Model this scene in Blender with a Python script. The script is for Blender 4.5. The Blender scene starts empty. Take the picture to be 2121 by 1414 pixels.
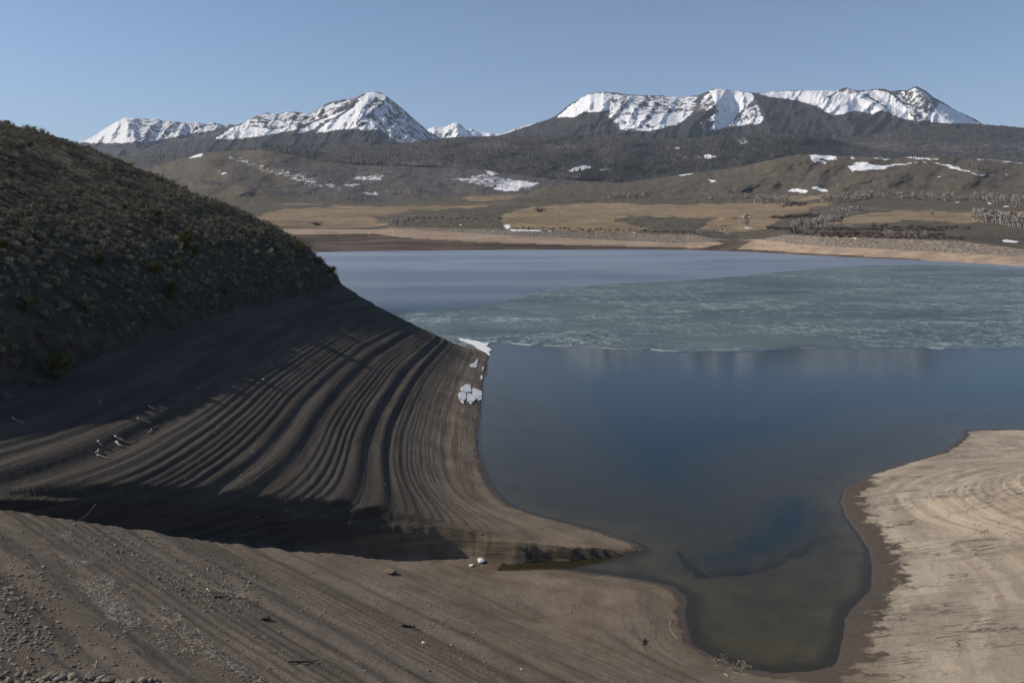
import bpy, math, random
import numpy as np
from mathutils import Vector

random.seed(7)
rng = np.random.default_rng(11)
F, YH, H, CX = 1650.0, 465.0, 35.0, 1060.5     # focal length in photo pixels, horizon row, eye height above the lake, centre column

# ------------------------------------------------------------------ scene basics
sc = bpy.context.scene
col = sc.collection
SUN_EL, SUN_AZ = 35.5, -5.0                      # elevation; azimuth: degrees the sun stands behind the camera plane (to the left)
cam_d = bpy.data.cameras.new('camera')
cam = bpy.data.objects.new('camera', cam_d)
col.objects.link(cam)
cam.location = (0, 0, H)
cam.rotation_euler = (math.radians(90), 0, 0)
cam_d.sensor_width = 36.0
cam_d.lens = 36.0 * F / 2121.0
cam_d.shift_y = -(707.0 - YH) / 2121.0
cam_d.clip_start = 0.5
cam_d.clip_end = 60000
sc.camera = cam

sun_dir = Vector((-math.cos(math.radians(SUN_EL)) * math.cos(math.radians(SUN_AZ)),
                  -math.cos(math.radians(SUN_EL)) * math.sin(math.radians(SUN_AZ)),
                  math.sin(math.radians(SUN_EL))))
sl = bpy.data.lights.new('sun', 'SUN')
sl.energy = 5.0
sl.angle = math.radians(0.5)
sl.color = (1.0, 0.895, 0.755)
so = bpy.data.objects.new('sun', sl)
so.rotation_euler = sun_dir.to_track_quat('Z', 'Y').to_euler()
col.objects.link(so)

w = bpy.data.worlds.new('World')
sc.world = w
w.use_nodes = True
wn = w.node_tree
bg = wn.nodes['Background']
sky = wn.nodes.new('ShaderNodeTexSky')
sky.sky_type = 'NISHITA'
sky.sun_disc = False
sky.sun_elevation = math.radians(SUN_EL)
sky.sun_rotation = math.atan2(sun_dir.x, sun_dir.y)
sky.altitude = 2400
sky.air_density = 1.0
sky.dust_density = 3.0
sky.ozone_density = 2.6
wn.links.new(sky.outputs[0], bg.inputs[0])
bg.inputs[1].default_value = 0.135

sc.view_settings.view_transform = 'Standard'
sc.view_settings.look = 'None'
sc.view_settings.exposure = -0.14
sc.view_settings.gamma = 1.0
sc.cycles.max_bounces = 6
sc.cycles.transparent_max_bounces = 12
sc.cycles.volume_bounces = 0

# ------------------------------------------------------------------ noise and small maths
def _hash(ix, iy, seed):
    h = (ix.astype(np.int64) * 374761393 + iy.astype(np.int64) * 668265263 + seed * 974634777 + 12345) & 0xffffffff
    for mul in (0x7feb352d, 0x846ca68b):
        h = ((h ^ (h >> 16)) * mul) & 0xffffffff
        h = h ^ (h >> 15)
    return h.astype(np.float64) / 4294967295.0 * (2 * math.pi)

def vnoise(x, y, seed=0):
    """gradient noise, about -1..1"""
    x = np.asarray(x, float); y = np.asarray(y, float)
    ix = np.floor(x); iy = np.floor(y)
    fx = x - ix; fy = y - iy
    ux = fx * fx * fx * (fx * (fx * 6 - 15) + 10); uy = fy * fy * fy * (fy * (fy * 6 - 15) + 10)
    def g(i, j):
        t = _hash(ix + i, iy + j, seed)
        return np.cos(t) * (fx - i) + np.sin(t) * (fy - j)
    a = g(0, 0); b = g(1, 0); c = g(0, 1); d = g(1, 1)
    return ((a + (b - a) * ux) * (1 - uy) + (c + (d - c) * ux) * uy) * 1.45

def fbm(x, y, octv=4, seed=0, gain=0.5, lac=2.03):
    s = 0.0; a = 1.0; t = 0.0
    x = np.asarray(x, float); y = np.asarray(y, float)
    for k in range(octv):
        s = s + a * vnoise(x, y, seed + k * 17); t += a
        a *= gain; x, y = (0.8 * x - 0.6 * y) * lac + 13.7, (0.6 * x + 0.8 * y) * lac - 7.1
    return s / t * 1.6

def ridged(x, y, octv=5, seed=0, gain=0.55, lac=2.05):
    s = 0.0; a = 1.0; t = 0.0; wgt = 1.0
    x = np.asarray(x, float); y = np.asarray(y, float)
    for k in range(octv):
        n = 1 - np.abs(vnoise(x, y, seed + k * 31)) * 1.6
        n = np.clip(n, 0, 1) ** 2 * wgt
        s = s + a * n; t += a
        wgt = np.clip(n * 1.6, 0, 1)
        a *= gain; x, y = (0.8 * x - 0.6 * y) * lac + 5.3, (0.6 * x + 0.8 * y) * lac + 9.2
    return s / t

def sstep(a, b, x):
    t = np.clip((x - a) / (b - a), 0, 1)
    return t * t * (3 - 2 * t)

def seg_dist(x, y, poly):
    """distance to a polyline and the fractional index of the nearest point"""
    best = np.full(np.shape(x), 1e18); par = np.zeros(np.shape(x))
    for i in range(len(poly) - 1):
        ax, ay = poly[i][:2]; bx, by = poly[i + 1][:2]
        dx, dy = bx - ax, by - ay
        L = dx * dx + dy * dy + 1e-12
        t = np.clip(((x - ax) * dx + (y - ay) * dy) / L, 0, 1)
        d = (x - ax - t * dx) ** 2 + (y - ay - t * dy) ** 2
        m = d < best
        best = np.where(m, d, best); par = np.where(m, i + t, par)
    return np.sqrt(best), par

def inside(x, y, poly):
    r = np.zeros(np.shape(x), bool)
    n = len(poly)
    for i in range(n):
        ax, ay = poly[i][:2]; bx, by = poly[(i + 1) % n][:2]
        if ay == by: continue
        c = (ay > y) != (by > y)
        r ^= c & (x < (bx - ax) * (y - ay) / (by - ay) + ax)
    return r

def smin(a, b, k):
    h = np.clip(0.5 + 0.5 * (b - a) / k, 0, 1)
    return b + (a - b) * h - k * h * (1 - h)

def W0(px, py):
    """photo pixel -> point of the lake's level"""
    D = H * F / (py - YH)
    return ((px - CX) / F * D, D)

def P(px, py, D):
    return np.stack([(px - CX) / F * D, D + 0 * px, H - (py - YH) / F * D], -1)

# ------------------------------------------------------------------ mesh and material helpers
def mesh_np(name, V, faces, mats=(), smooth=True, attrs=None, parent=None, link=True, matidx=None):
    """V (n,3); faces: (m,k) array of one face size"""
    me = bpy.data.meshes.new(name)
    V = np.ascontiguousarray(V, np.float32); faces = np.ascontiguousarray(faces, np.int32)
    m, k = faces.shape
    me.vertices.add(len(V)); me.vertices.foreach_set('co', V.ravel())
    me.loops.add(m * k); me.loops.foreach_set('vertex_index', faces.ravel())
    me.polygons.add(m)
    me.polygons.foreach_set('loop_start', np.arange(0, m * k, k, dtype=np.int32))
    me.polygons.foreach_set('use_smooth', np.full(m, smooth, bool))
    if matidx is not None:
        me.polygons.foreach_set('material_index', np.asarray(matidx, np.int32))
    for mt in mats: me.materials.append(mt)
    for an, av in (attrs or {}).items():
        at = me.attributes.new(an, 'FLOAT', 'POINT')
        at.data.foreach_set('value', np.ascontiguousarray(av, np.float32).ravel())
    me.update(calc_edges=True)
    o = bpy.data.objects.new(name, me)
    if link: col.objects.link(o)
    if parent is not None: o.parent = parent
    return o

def tag(o, label, cat, kind=None, group=None):
    o['label'] = label; o['category'] = cat
    if kind: o['kind'] = kind
    if group: o['group'] = group
    return o

def grid_faces(nr, nc):
    i = np.arange(nr - 1)[:, None] * nc + np.arange(nc - 1)[None, :]
    return np.stack([i, i + 1, i + nc + 1, i + nc], -1).reshape(-1, 4)

class MAT:
    def __init__(s, name, rough=0.9, spec=0.2):
        s.m = bpy.data.materials.new(name); s.m.use_nodes = True
        s.t = s.m.node_tree; s.b = s.t.nodes['Principled BSDF']
        s.b.inputs['Roughness'].default_value = rough
        s.b.inputs['Specular IOR Level'].default_value = spec
        s.pos = s.n('ShaderNodeNewGeometry').outputs['Position']
    def n(s, typ, **kw):
        nd = s.t.nodes.new(typ)
        for k, v in kw.items(): setattr(nd, k, v)
        return nd
    def put(s, sock, v):
        if isinstance(v, bpy.types.NodeSocket): s.t.links.new(v, sock)
        elif isinstance(v, (tuple, list)) and len(v) == 3 and sock.type == 'RGBA': sock.default_value = (*v, 1)
        else: sock.default_value = v
    def scale(s, v):
        nd = s.n('ShaderNodeVectorMath', operation='MULTIPLY'); s.put(nd.inputs[0], s.pos); nd.inputs[1].default_value = v
        return nd.outputs[0]
    def noise(s, v, scale=1.0, detail=4, rough=0.55, dist=0.0):
        nd = s.n('ShaderNodeTexNoise'); s.put(nd.inputs['Vector'], v if not isinstance(v, tuple) else s.scale(v))
        nd.inputs['Scale'].default_value = scale; nd.inputs['Detail'].default_value = detail
        nd.inputs['Roughness'].default_value = rough; nd.inputs['Distortion'].default_value = dist
        return nd.outputs['Fac']
    def attr(s, name):
        nd = s.n('ShaderNodeAttribute'); nd.attribute_name = name
        return nd.outputs['Fac']
    def math(s, op, a, b=None, c=None):
        nd = s.n('ShaderNodeMath', operation=op); s.put(nd.inputs[0], a)
        if b is not None: s.put(nd.inputs[1], b)
        if c is not None: s.put(nd.inputs[2], c)
        return nd.outputs[0]
    def ramp(s, v, a, b, lo=0.0, hi=1.0):
        nd = s.n('ShaderNodeMapRange', interpolation_type='SMOOTHSTEP'); s.put(nd.inputs[0], v)
        nd.inputs[1].default_value = a; nd.inputs[2].default_value = b; nd.inputs[3].default_value = lo; nd.inputs[4].default_value = hi
        return nd.outputs[0]
    def mix(s, f, a, b):
        nd = s.n('ShaderNodeMix', data_type='RGBA'); s.put(nd.inputs[0], f); s.put(nd.inputs[6], a); s.put(nd.inputs[7], b)
        return nd.outputs[2]
    def mask(s, attr, nz, amp=0.6, soft=0.06):
        """an attribute with a noisy hard edge"""
        v = s.math('ADD', s.attr(attr), s.math('MULTIPLY', s.math('SUBTRACT', nz, 0.5), amp))
        return s.ramp(v, 0.5 - soft, 0.5 + soft)
    def bump(s, h, dist, strength=1.0, normal=None):
        nd = s.n('ShaderNodeBump'); s.put(nd.inputs['Height'], h); nd.inputs['Distance'].default_value = dist; nd.inputs['Strength'].default_value = strength
        if normal is not None: s.put(nd.inputs['Normal'], normal)
        return nd.outputs[0]
    def out(s, color=None, normal=None, rough=None):
        if color is not None: s.put(s.b.inputs['Base Color'], color)
        if normal is not None: s.put(s.b.inputs['Normal'], normal)
        if rough is not None: s.put(s.b.inputs['Roughness'], rough)
        return s.m

# ------------------------------------------------------------------ the near banks: plan
SHORE_L = [(-900, 640), (-500, 470), (-250, 366), (-120, 296), (-62, 256), (-26, 231)] + [W0(*p) for p in (
    (1008, 729), (1015, 738), (1008, 760), (1001, 800), (997, 850), (990, 900), (995, 950), (1010, 990), (1035, 1030), (1065, 1050), (1120, 1068),
    (1180, 1083), (1240, 1100), (1290, 1117), (1325, 1130), (1331, 1138), (1310, 1147), (1260, 1155), (1180, 1163), (1100, 1169), (1040, 1175))]
CREEK = [(-1.0, 81.3, 0.0), (-8, 80, 0.3), (-14, 78.3, 1.0), (-20, 75.6, 3.6), (-27, 71, 6.4), (-37, 64, 10.6), (-47, 56, 14.0), (-62, 44, 18.5), (-85, 28, 22), (-140, 0, 32)]
SHORE_F = [(-1.0, 81.3)] + [W0(*p) for p in (
    (1100, 1178), (1180, 1181), (1250, 1188), (1330, 1200), (1400, 1216), (1424, 1232), (1423, 1260), (1428, 1300), (1445, 1335), (1480, 1358), (1530, 1378),
    (1600, 1391), (1680, 1388), (1725, 1380), (1742, 1358), (1750, 1320), (1755, 1285), (1775, 1250), (1800, 1215), (1812, 1180), (1806, 1140), (1785, 1105),
    (1755, 1070), (1742, 1035), (1752, 1010), (1800, 985), (1850, 968), (1900, 952), (1950, 935), (1985, 915), (1998, 903), (1994, 892), (2030, 889),
    (2121, 888), (2300, 893))] + [(160, 120), (300, 95), (900, 60)]
def chaikin(p, n=3):
    p = [tuple(q) for q in p]
    for _ in range(n):
        r = [p[0]]
        for a, b in zip(p[:-1], p[1:]):
            r.append(tuple(.75 * u + .25 * v for u, v in zip(a, b))); r.append(tuple(.25 * u + .75 * v for u, v in zip(a, b)))
        p = r + [p[-1]]
    return p
CREEK = chaikin(CREEK, 2)
CREEK_EXT = [(17.5, 85.0, -0.2), (13, 83.4, -0.15), (10, 82.5, -0.15), (6, 81.7, -0.1), (2, 81.3, -0.05)] + CREEK
SHORE_D = SHORE_L[:-5]                          # the lake-side shoreline, without the creek's edge
LAND_D = SHORE_D + [(60, 74), (60, -100), (-2000, -100), (-2000, 900)]
POOL_L = chaikin([(-140, 8), (-104, 26), (-78, 41), (-62, 56), (-54, 72), (-51, 88), (-51, 103), (-52, 124), (-52.5, 143), (-51.5, 165), (-48, 186), (-42.5, 206), (-49, 221), (-66, 238), (-105, 268), (-185, 318), (-320, 400), (-900, 700)], 3)
LAND_L = SHORE_L + [c[:2] for c in CREEK[1:]] + [(-2000, 0), (-2000, 900)]
HILL_L = POOL_L + [(-2000, 1400), (-2000, -50)]
LAND_F = [c[:2] for c in CREEK[::-1]] + SHORE_F[1:] + [(2000, 60), (2000, -500), (-2000, -500), (-2000, 0)]
CHANNEL = chaikin([W0(*p) for p in ((1400, 1131), (1490, 1131), (1545, 1100), (1570, 1040), (1640, 1010), (1705, 1030), (1720, 1090), (1680, 1130), (1600, 1160), (1520, 1178), (1440, 1190), (1400, 1131))], 2)

# irregular wave-cut terraces: old height -> stepped height
_tz = [0.9]; _to = [0.9]; _r = random.Random(5)
while _tz[-1] < 18.6:
    z0 = _tz[-1]
    s = _r.choice((0.26, 0.32, 0.4, 0.5, 0.62, 0.85, 1.35)) * _r.uniform(0.85, 1.15) * (0.7 if z0 < 5 else 1.0)
    k = _r.uniform(0.65, 1.12)
    for u in (0.1, 0.2, 0.3, 0.4, 0.45, 0.5, 0.55, 0.6, 0.7, 0.8, 0.9, 1.0):
        st = u * u * u * (u * (u * 6 - 15) + 10); st = st * st * (3 - 2 * st) * 0.5 + st * 0.5
        _tz.append(z0 + s * u); _to.append(z0 + s * (u + (st - u) * k))
_tz = np.array([-50, 0] + _tz + [500.0]); _to = np.array([-50, 0] + _to + [500.0])

def _fields():
    """distances to the left bank's shoreline and pool line, smoothed so that the slopes bend evenly"""
    gx = np.arange(-330, 140, 1.0); gy = np.arange(0, 340, 1.0)
    GX, GY = np.meshgrid(gx, gy)
    def blur(a, r):
        for ax in (0, 1):
            for _ in range(3):
                p = np.pad(a, [(r + 1, r) if i == ax else (0, 0) for i in (0, 1)], mode='edge').cumsum(ax)
                n = p.shape[ax]
                a = (np.take(p, range(2 * r + 1, n), ax) - np.take(p, range(0, n - 2 * r - 1), ax)) / (2 * r + 1)
        return a
    dP = seg_dist(GX, GY, POOL_L)[0]; dP = np.where(inside(GX, GY, HILL_L), -dP, dP)
    dL = seg_dist(GX, GY, SHORE_D)[0]; dL = np.where(inside(GX, GY, LAND_D), dL, -dL)
    pC = seg_dist(GX, GY, [c[:2] for c in CREEK_EXT])[1]; zc = np.interp(pC, np.arange(len(CREEK_EXT)), [c[2] for c in CREEK_EXT])
    return gx, gy, blur(dP, 4), blur(dL, 4), blur(zc, 3)
_gx, _gy, _bP, _bL, _bC = _fields()
def lookup(a, x, y):
    fx = np.clip(x - _gx[0], 0, len(_gx) - 1.001); fy = np.clip(y - _gy[0], 0, len(_gy) - 1.001)
    i = fx.astype(int); j = fy.astype(int); u = fx - i; v = fy - j
    u = u * u * (3 - 2 * u) * 0 + u
    return (a[j, i] * (1 - u) + a[j, i + 1] * u) * (1 - v) + (a[j + 1, i] * (1 - u) + a[j + 1, i + 1] * u) * v

HILL_PROF = ([0, 2.6, 7.5, 11, 18, 25, 35, 43, 50, 56, 64, 72, 108, 170, 260, 420, 3000], [0, 4.3, 9.0, 12.0, 16.2, 19.8, 24.4, 28.8, 32.2, 35, 38.2, 40.8, 52, 71, 94, 110, 110])

def near_ground(x, y):
    """height of the near ground at (x, y) and the zones it belongs to"""
    x = np.asarray(x, float); y = np.asarray(y, float)
    wob = fbm(x / 9, y / 9, 4, 3)
    xs = x + 0.5 * wob; ys = y + 0.5 * fbm(x / 9, y / 9, 4, 91)
    inL = inside(xs, ys, LAND_L); inH = inside(x + 1.4 * fbm(x / 6, y / 6, 3, 8), y, HILL_L) & inL
    inF = inside(xs, ys, LAND_F) & ~inL
    dL, _ = seg_dist(x + 0.12 * wob, y, SHORE_L); dF, pF = seg_dist(xs, ys, SHORE_F)
    dP, _ = seg_dist(x, y, POOL_L); dC, pC = seg_dist(xs, ys, [c[:2] for c in CREEK_EXT]); dB, _ = seg_dist(x + 0.12 * wob, y, SHORE_D)
    inHs = inside(x, y, HILL_L)
    zc = np.interp(pC, np.arange(len(CREEK_EXT)), [c[2] for c in CREEK_EXT])
    zc = np.where((x > -328) & (x < 137) & (y > 2) & (y < 337), zc + (lookup(_bC, x, y) - zc) * sstep(1.5, 5, dC), zc)
    # left bank
    ok = (x > -328) & (x < 137) & (y > 2) & (y < 337)
    sP = np.where(ok, lookup(_bP, x, y), np.where(inHs, -dP, dP))
    dPs = np.where(inHs, np.maximum(-sP, dP * 0.15), np.maximum(sP, dP * 0.15)); dPs = dP + (dPs - dP) * sstep(0.5, 5, dP)
    dLs = dB + (np.where(ok, np.maximum(lookup(_bL, x, y), 0.05), dB) - dB) * sstep(2.5, 9, dB)
    dP_raw = dP; dP = dPs
    t = dLs / (dLs + dP + 1e-9)
    zb = 19.0 * np.interp(t, [0, .12, .25, .45, .7, .9, 1], [0, .085, .215, .43, .70, .91, 1])
    zb = zb * (1 - (0.27 - 0.17 * sstep(-22, -35, x)) * np.exp(-np.maximum(dC - 1.5, 0) / 8.0))
    zh = 19.0 + np.interp(dP, *HILL_PROF)
    zL = np.where(inHs, zh, zb)
    # foreground and right-hand bank
    kx = sstep(16, 40, x)
    pl = np.maximum((x - 11) * -0.656 + (y - 69) * -0.755, 0)
    dE = dF + (pl - dF) * sstep(2, 14, dF)
    gF = np.interp(dE, [0, 3, 20, 40, 52, 90, 200], [0, .55, 5.7, 13.7, 17.6, 27, 45])
    gR = np.interp(dF, [0, 4, 15, 40, 90, 200], [0, .35, 1.5, 4.2, 8, 14])
    far = sstep(95, 128, y) * sstep(40, 60, x)
    gR = gR * (1 - 0.72 * far)
    mound = 3.4 * np.exp(-(((x - 72) / 17) ** 2 + ((y - 93) / 15) ** 2))
    gully = seg_dist(x, y, [(47, 89), (56, 84), (70, 77), (90, 66)])[0]
    gR = gR + mound - 0.7 * np.exp(-(gully / 2.2) ** 2)
    zF = gF * (1 - kx) + gR * kx
    z = np.where(inL, zL, zF)
    # the creek's incision
    steep = 2.3
    val = zc + steep + np.where(inL, 2.0, 0.5) * np.maximum(dC - 2.6, 0) + 0.016 * np.maximum(dC - 4, 0) ** 2
    z = np.where(inL | (dC < 60) & inF, smin(z, val, np.where(inL, 1.3, 1.0)) , z)
    dW = dC - np.where(inL, 2.6 * sstep(-45, -22, x) * (1 - 0.75 * sstep(-9, 1, x)), 0) + np.where(x > -10, 0.14, 0.3) * fbm(x / 3.5, y / 3.5, 3, 77)
    cut = zc + np.where(inL, 2.9 * sstep(0.5, 1.3, dW), 2.7 * sstep(0.5, 1.9, dW)) + 1.1 * np.maximum(dW - 1.6, 0) + 0.06 * fbm(x / 1.3, y / 1.3, 3, 78)
    z = np.where((inL | inF) & (dC < 30), smin(z, np.maximum(cut, zc - 0.1), 0.35), z)
    emb = 33.0 - 0.66 * np.maximum(y, 0)
    z = np.where(inF, np.maximum(z, emb), z)
    # terraces
    zw = z + 0.12 * fbm(x / 30, y / 30, 2, 41) + 0.015 * fbm(x / 3, y / 3, 3, 46)
    stepz = np.interp(zw, _tz, _to) - zw
    amt = np.where(inL & ~inHs, 0.35 + 0.65 * sstep(2.0, 4.0, z), np.where(inF & (kx < 1), 0.62 * (1 - kx), 0.40 + 0.6 * np.clip(mound, 0, 1)))
    amt = amt * np.where(inL, sstep(1.6, 2.6, dW), 1) * (1 - sstep(15.5, 18.5, z) * 0.6)
    z = z + stepz * amt * np.where(inH, 0, 1)
    land = inL | inF
    # roughness
    z = z + np.where(inH, 0.45 * fbm(x / 11, y / 11, 4, 21) * sstep(0, 8, dP) + 0.16 * fbm(x / 2.0, y / 2.0, 3, 23), 0)
    z = z + np.where(land & ~inH, sstep(0.0, 2.5, np.minimum(dL, dF)) * (np.where(inL, 0.022, 0.045) * fbm(x / 2.5, y / 2.5, 4, 33) + 0.014 * fbm(x / .6, y / .6, 3, 35)), 0)
    z = z + np.where(inHs & inL, sstep(12, 0, dP) * 0.55 * (ridged(x / 5, y / 9, 4, 61) - 0.4), 0)
    # lake bed
    d = np.minimum(dL, dF)
    bed = -np.interp(d, [0, 1, 6, 14, 30, 60, 200], [0, .14, .6, 1.5, 3.8, 6.0, 9])
    dCh, _ = seg_dist(x, y, CHANNEL); inC = inside(x, y, CHANNEL)
    bed = bed * (0.36 + 0.64 * sstep(82, 103, y + 0.12 * x))
    sC = np.where(inC, dCh, -dCh) + 1.3 * fbm(x / 4, y / 4, 4, 72)
    bed = bed - 2.3 * sstep(-1.6, 4.0, sC)
    bed = bed + 0.10 * fbm(x / 5, y / 5, 3, 71) * sstep(0, 5, d)
    z = np.where(land, z, np.minimum(bed, -0.02))
    return z, dict(inL=inL, inH=inH, inF=inF, kx=kx, dsh=np.where(land, d, -d), dP=dP, dC=dC, pF=pF)

def hit(px, py, D0=15.0, D1=420.0):
    """photo pixel -> first point where its sight line meets the near ground"""
    D = np.exp(np.linspace(math.log(D0), math.log(D1), 700))
    x = (px - CX) / F * D; zr = H - (py - YH) / F * D
    z, _ = near_ground(x, D)
    below = np.nonzero(z >= zr)[0]
    if len(below) == 0: return None
    i = below[0]
    if i == 0: return (x[0], D[0], z[0])
    a = (zr[i - 1] - z[i - 1]) / ((zr[i - 1] - z[i - 1]) + (z[i] - zr[i]) + 1e-9)
    Dm = D[i - 1] + (D[i] - D[i - 1]) * a
    xm = (px - CX) / F * Dm
    return (xm, Dm, float(near_ground(np.array([xm]), np.array([Dm]))[0][0]))

# ------------------------------------------------------------------ near ground mesh
NQ = 1.0
uu = np.concatenate([-np.geomspace(6, 2.4, 40)[:-1], -np.linspace(2.4, 0.82, 380)[:-1], np.linspace(-0.82, 0.82, int(1250 * NQ)), np.geomspace(0.82, 6, 60)[1:]])
DD = np.geomspace(13, 460, int(950 * NQ))
U, Dg = np.meshgrid(uu, DD)
X = U * Dg; Y = Dg
Z, zone = near_ground(X, Y)
V = np.stack([X, Y, Z], -1).reshape(-1, 3)
nr, nc = X.shape
FA = grid_faces(nr, nc)
wet = sstep(0, 1, 1 - zone['dsh'] / (1.5 + 3.5 * sstep(12, 30, X) * (1 - sstep(104, 112, Y)) + 1.2 * sstep(1.0, 6, Y * 0 + X) * 0))
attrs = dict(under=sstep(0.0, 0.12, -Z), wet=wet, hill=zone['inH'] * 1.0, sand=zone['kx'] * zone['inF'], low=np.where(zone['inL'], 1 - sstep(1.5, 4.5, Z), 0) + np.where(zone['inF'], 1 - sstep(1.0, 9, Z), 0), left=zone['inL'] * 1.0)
attrs = {k: v.reshape(-1) for k, v in attrs.items()}

def mud_material():
    m = MAT('dried_mud', 0.95, 0.12)
    strata = m.noise((0.05, 0.05, 1.5), 1.0, 5, 0.55, 0.5)
    fine = m.noise((0.25, 0.25, 6.0), 1.0, 4, 0.6, 0.6)
    blot = m.noise((0.22, 0.22, 0.22), 1.0, 5, 0.6)
    grit = m.noise((6.0, 6.0, 6.0), 1.0, 4, 0.65)
    c = m.mix(m.ramp(strata, 0.35, 0.65), (0.092, 0.075, 0.058), (0.150, 0.126, 0.098))
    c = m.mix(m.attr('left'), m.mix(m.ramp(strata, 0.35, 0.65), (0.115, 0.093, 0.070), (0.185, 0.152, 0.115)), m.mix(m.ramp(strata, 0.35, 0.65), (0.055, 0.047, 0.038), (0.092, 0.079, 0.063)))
    c = m.mix(m.math('MULTIPLY', m.ramp(fine, 0.42, 0.62), 0.35), c, (0.055, 0.047, 0.038))
    lowc = m.mix(m.ramp(blot, 0.35, 0.65), (0.155, 0.118, 0.083), (0.225, 0.180, 0.130))
    c = m.mix(m.math('MULTIPLY', m.attr('low'), m.ramp(strata, 0.25, 0.6, 0.35, 1.0)), c, lowc)
    # sand bank: pale crust with thin cracks running across
    ln = m.noise((0.10, 0.62, 0.4), 1.0, 6, 0.55, 0.35)
    crack = m.ramp(m.math('ABSOLUTE', m.math('SUBTRACT', ln, 0.5)), 0.0, 0.010, 1.0, 0.0)
    ln2 = m.noise((0.16, 1.15, 0.4), 1.0, 6, 0.55, 0.5)
    crack = m.math('MAXIMUM', crack, m.math('MULTIPLY', m.ramp(m.math('ABSOLUTE', m.math('SUBTRACT', ln2, 0.48)), 0.0, 0.014, 1.0, 0.0), 0.7))
    cgate = m.ramp(m.noise((0.13, 0.22, 0.1), 1.0, 5, 0.65), 0.44, 0.58)
    crack = m.math('MULTIPLY', crack, cgate)
    sand = m.mix(m.ramp(strata, 0.4, 0.62), (0.45, 0.378, 0.285), (0.33, 0.277, 0.212))
    sand = m.mix(m.math('MULTIPLY', m.ramp(m.noise((0.09, 0.5, 0.5), 1.0, 6, 0.62), 0.5, 0.68), 0.6), sand, (0.20, 0.17, 0.13))
    sand = m.mix(m.math('MULTIPLY', m.ramp(m.noise((0.06, 0.06, 5.0), 1.0, 3, 0.55, 0.4), 0.48, 0.62), 0.5), sand, (0.25, 0.20, 0.15))
    sand = m.mix(m.math('MULTIPLY', crack, 0.85), sand, (0.075, 0.060, 0.046))
    c = m.mix(m.ramp(m.attr('sand'), 0.3, 0.8), c, sand)
    wetn = m.noise((0.35, 0.55, 0.6), 1.0, 7, 0.7)
    c = m.mix(m.mask('wet', m.ramp(wetn, 0.3, 0.7), 0.75, 0.14), c, (0.095, 0.076, 0.059))
    c = m.mix(m.ramp(m.attr('under'), 0.2, 0.8), c, m.mix(m.ramp(blot, 0.35, 0.65), (0.150, 0.128, 0.088), (0.215, 0.182, 0.128)))
    hillc = m.mix(m.ramp(m.noise((0.5, 0.5, 0.5), 1.0, 5, 0.6), 0.35, 0.65), (0.038, 0.031, 0.022), (0.080, 0.064, 0.044))
    sz_ = m.n('ShaderNodeSeparateXYZ'); m.put(sz_.inputs[0], m.pos)
    hillc = m.mix(m.math('MULTIPLY', m.ramp(sz_.outputs[2], 34.0, 50.0), m.ramp(m.noise((0.07, 0.07, 0.07), 1.0, 4, 0.6), 0.42, 0.62)), hillc, (0.190, 0.148, 0.095))
    c = m.mix(m.attr('hill'), c, hillc)
    c = m.mix(m.math('MULTIPLY', m.ramp(grit, 0.4, 0.7), 0.25), c, (0.05, 0.042, 0.034))
    bands = m.noise((0.06, 0.06, 5.0), 1.0, 3, 0.55, 0.4)
    nrm = m.bump(fine, 0.07, 0.6)
    nrm = m.bump(m.math('MULTIPLY', bands, m.attr('sand')), 0.14, 0.7, nrm)
    lines = m.noise((0.10, 0.10, 9.0), 1.0, 3, 0.6, 0.3)
    nrm = m.bump(m.math('MULTIPLY', lines, m.attr('left')), 0.16, 0.8, nrm)
    nrm = m.bump(strata, 0.12, 0.6, nrm)
    nrm = m.bump(m.noise((1.4, 1.4, 1.4), 1.0, 6, 0.7), 0.10, 0.7, nrm)
    nrm = m.bump(grit, 0.03, 0.8, nrm)
    nrm = m.bump(m.math('SUBTRACT', 1.0, m.math('MULTIPLY', crack, m.ramp(m.attr('sand'), 0.2, 0.6))), 0.08, 0.7, nrm)
    rg = m.ramp(m.attr('wet'), 0.5, 1.0, 0.95, 0.55)
    return m.out(c, nrm, rg)
M_mud = mud_material()

fz = FA[:, 0]
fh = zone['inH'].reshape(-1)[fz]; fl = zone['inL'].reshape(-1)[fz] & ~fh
def sub_mesh(name, sel):
    f = FA[sel]
    used = np.unique(f); mp = np.zeros(len(V), np.int64); mp[used] = np.arange(len(used))
    return mesh_np(name, V[used], mp[f], [M_mud], True, {k: v[used] for k, v in attrs.items()})
tag(sub_mesh('hillside', fh), 'dark steep hillside covered in sagebrush above the bare lake bank', 'hillside', 'structure')
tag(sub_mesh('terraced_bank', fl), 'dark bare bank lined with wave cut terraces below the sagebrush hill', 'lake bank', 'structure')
tag(sub_mesh('shore_ground', ~fh & ~fl), 'bare brown and tan mud shore around the shallow inlet', 'shore', 'structure')

# ------------------------------------------------------------------ water and lake ice
uw = np.concatenate([-np.geomspace(3, 0.8, 30)[:-1], np.linspace(-0.8, 0.8, 420), np.geomspace(0.8, 3, 30)[1:]])
Dw = np.concatenate([np.geomspace(40, 300, 420), np.geomspace(303, 1500, 60)])
UW, DW = np.meshgrid(uw, Dw)
zb_, zn_ = near_ground(UW * DW, DW)
depth = np.where(DW > 330, 9.0, np.maximum(-zb_, 0.0))
depth = np.where(zn_['inL'] | zn_['inF'], 0, depth)

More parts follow.
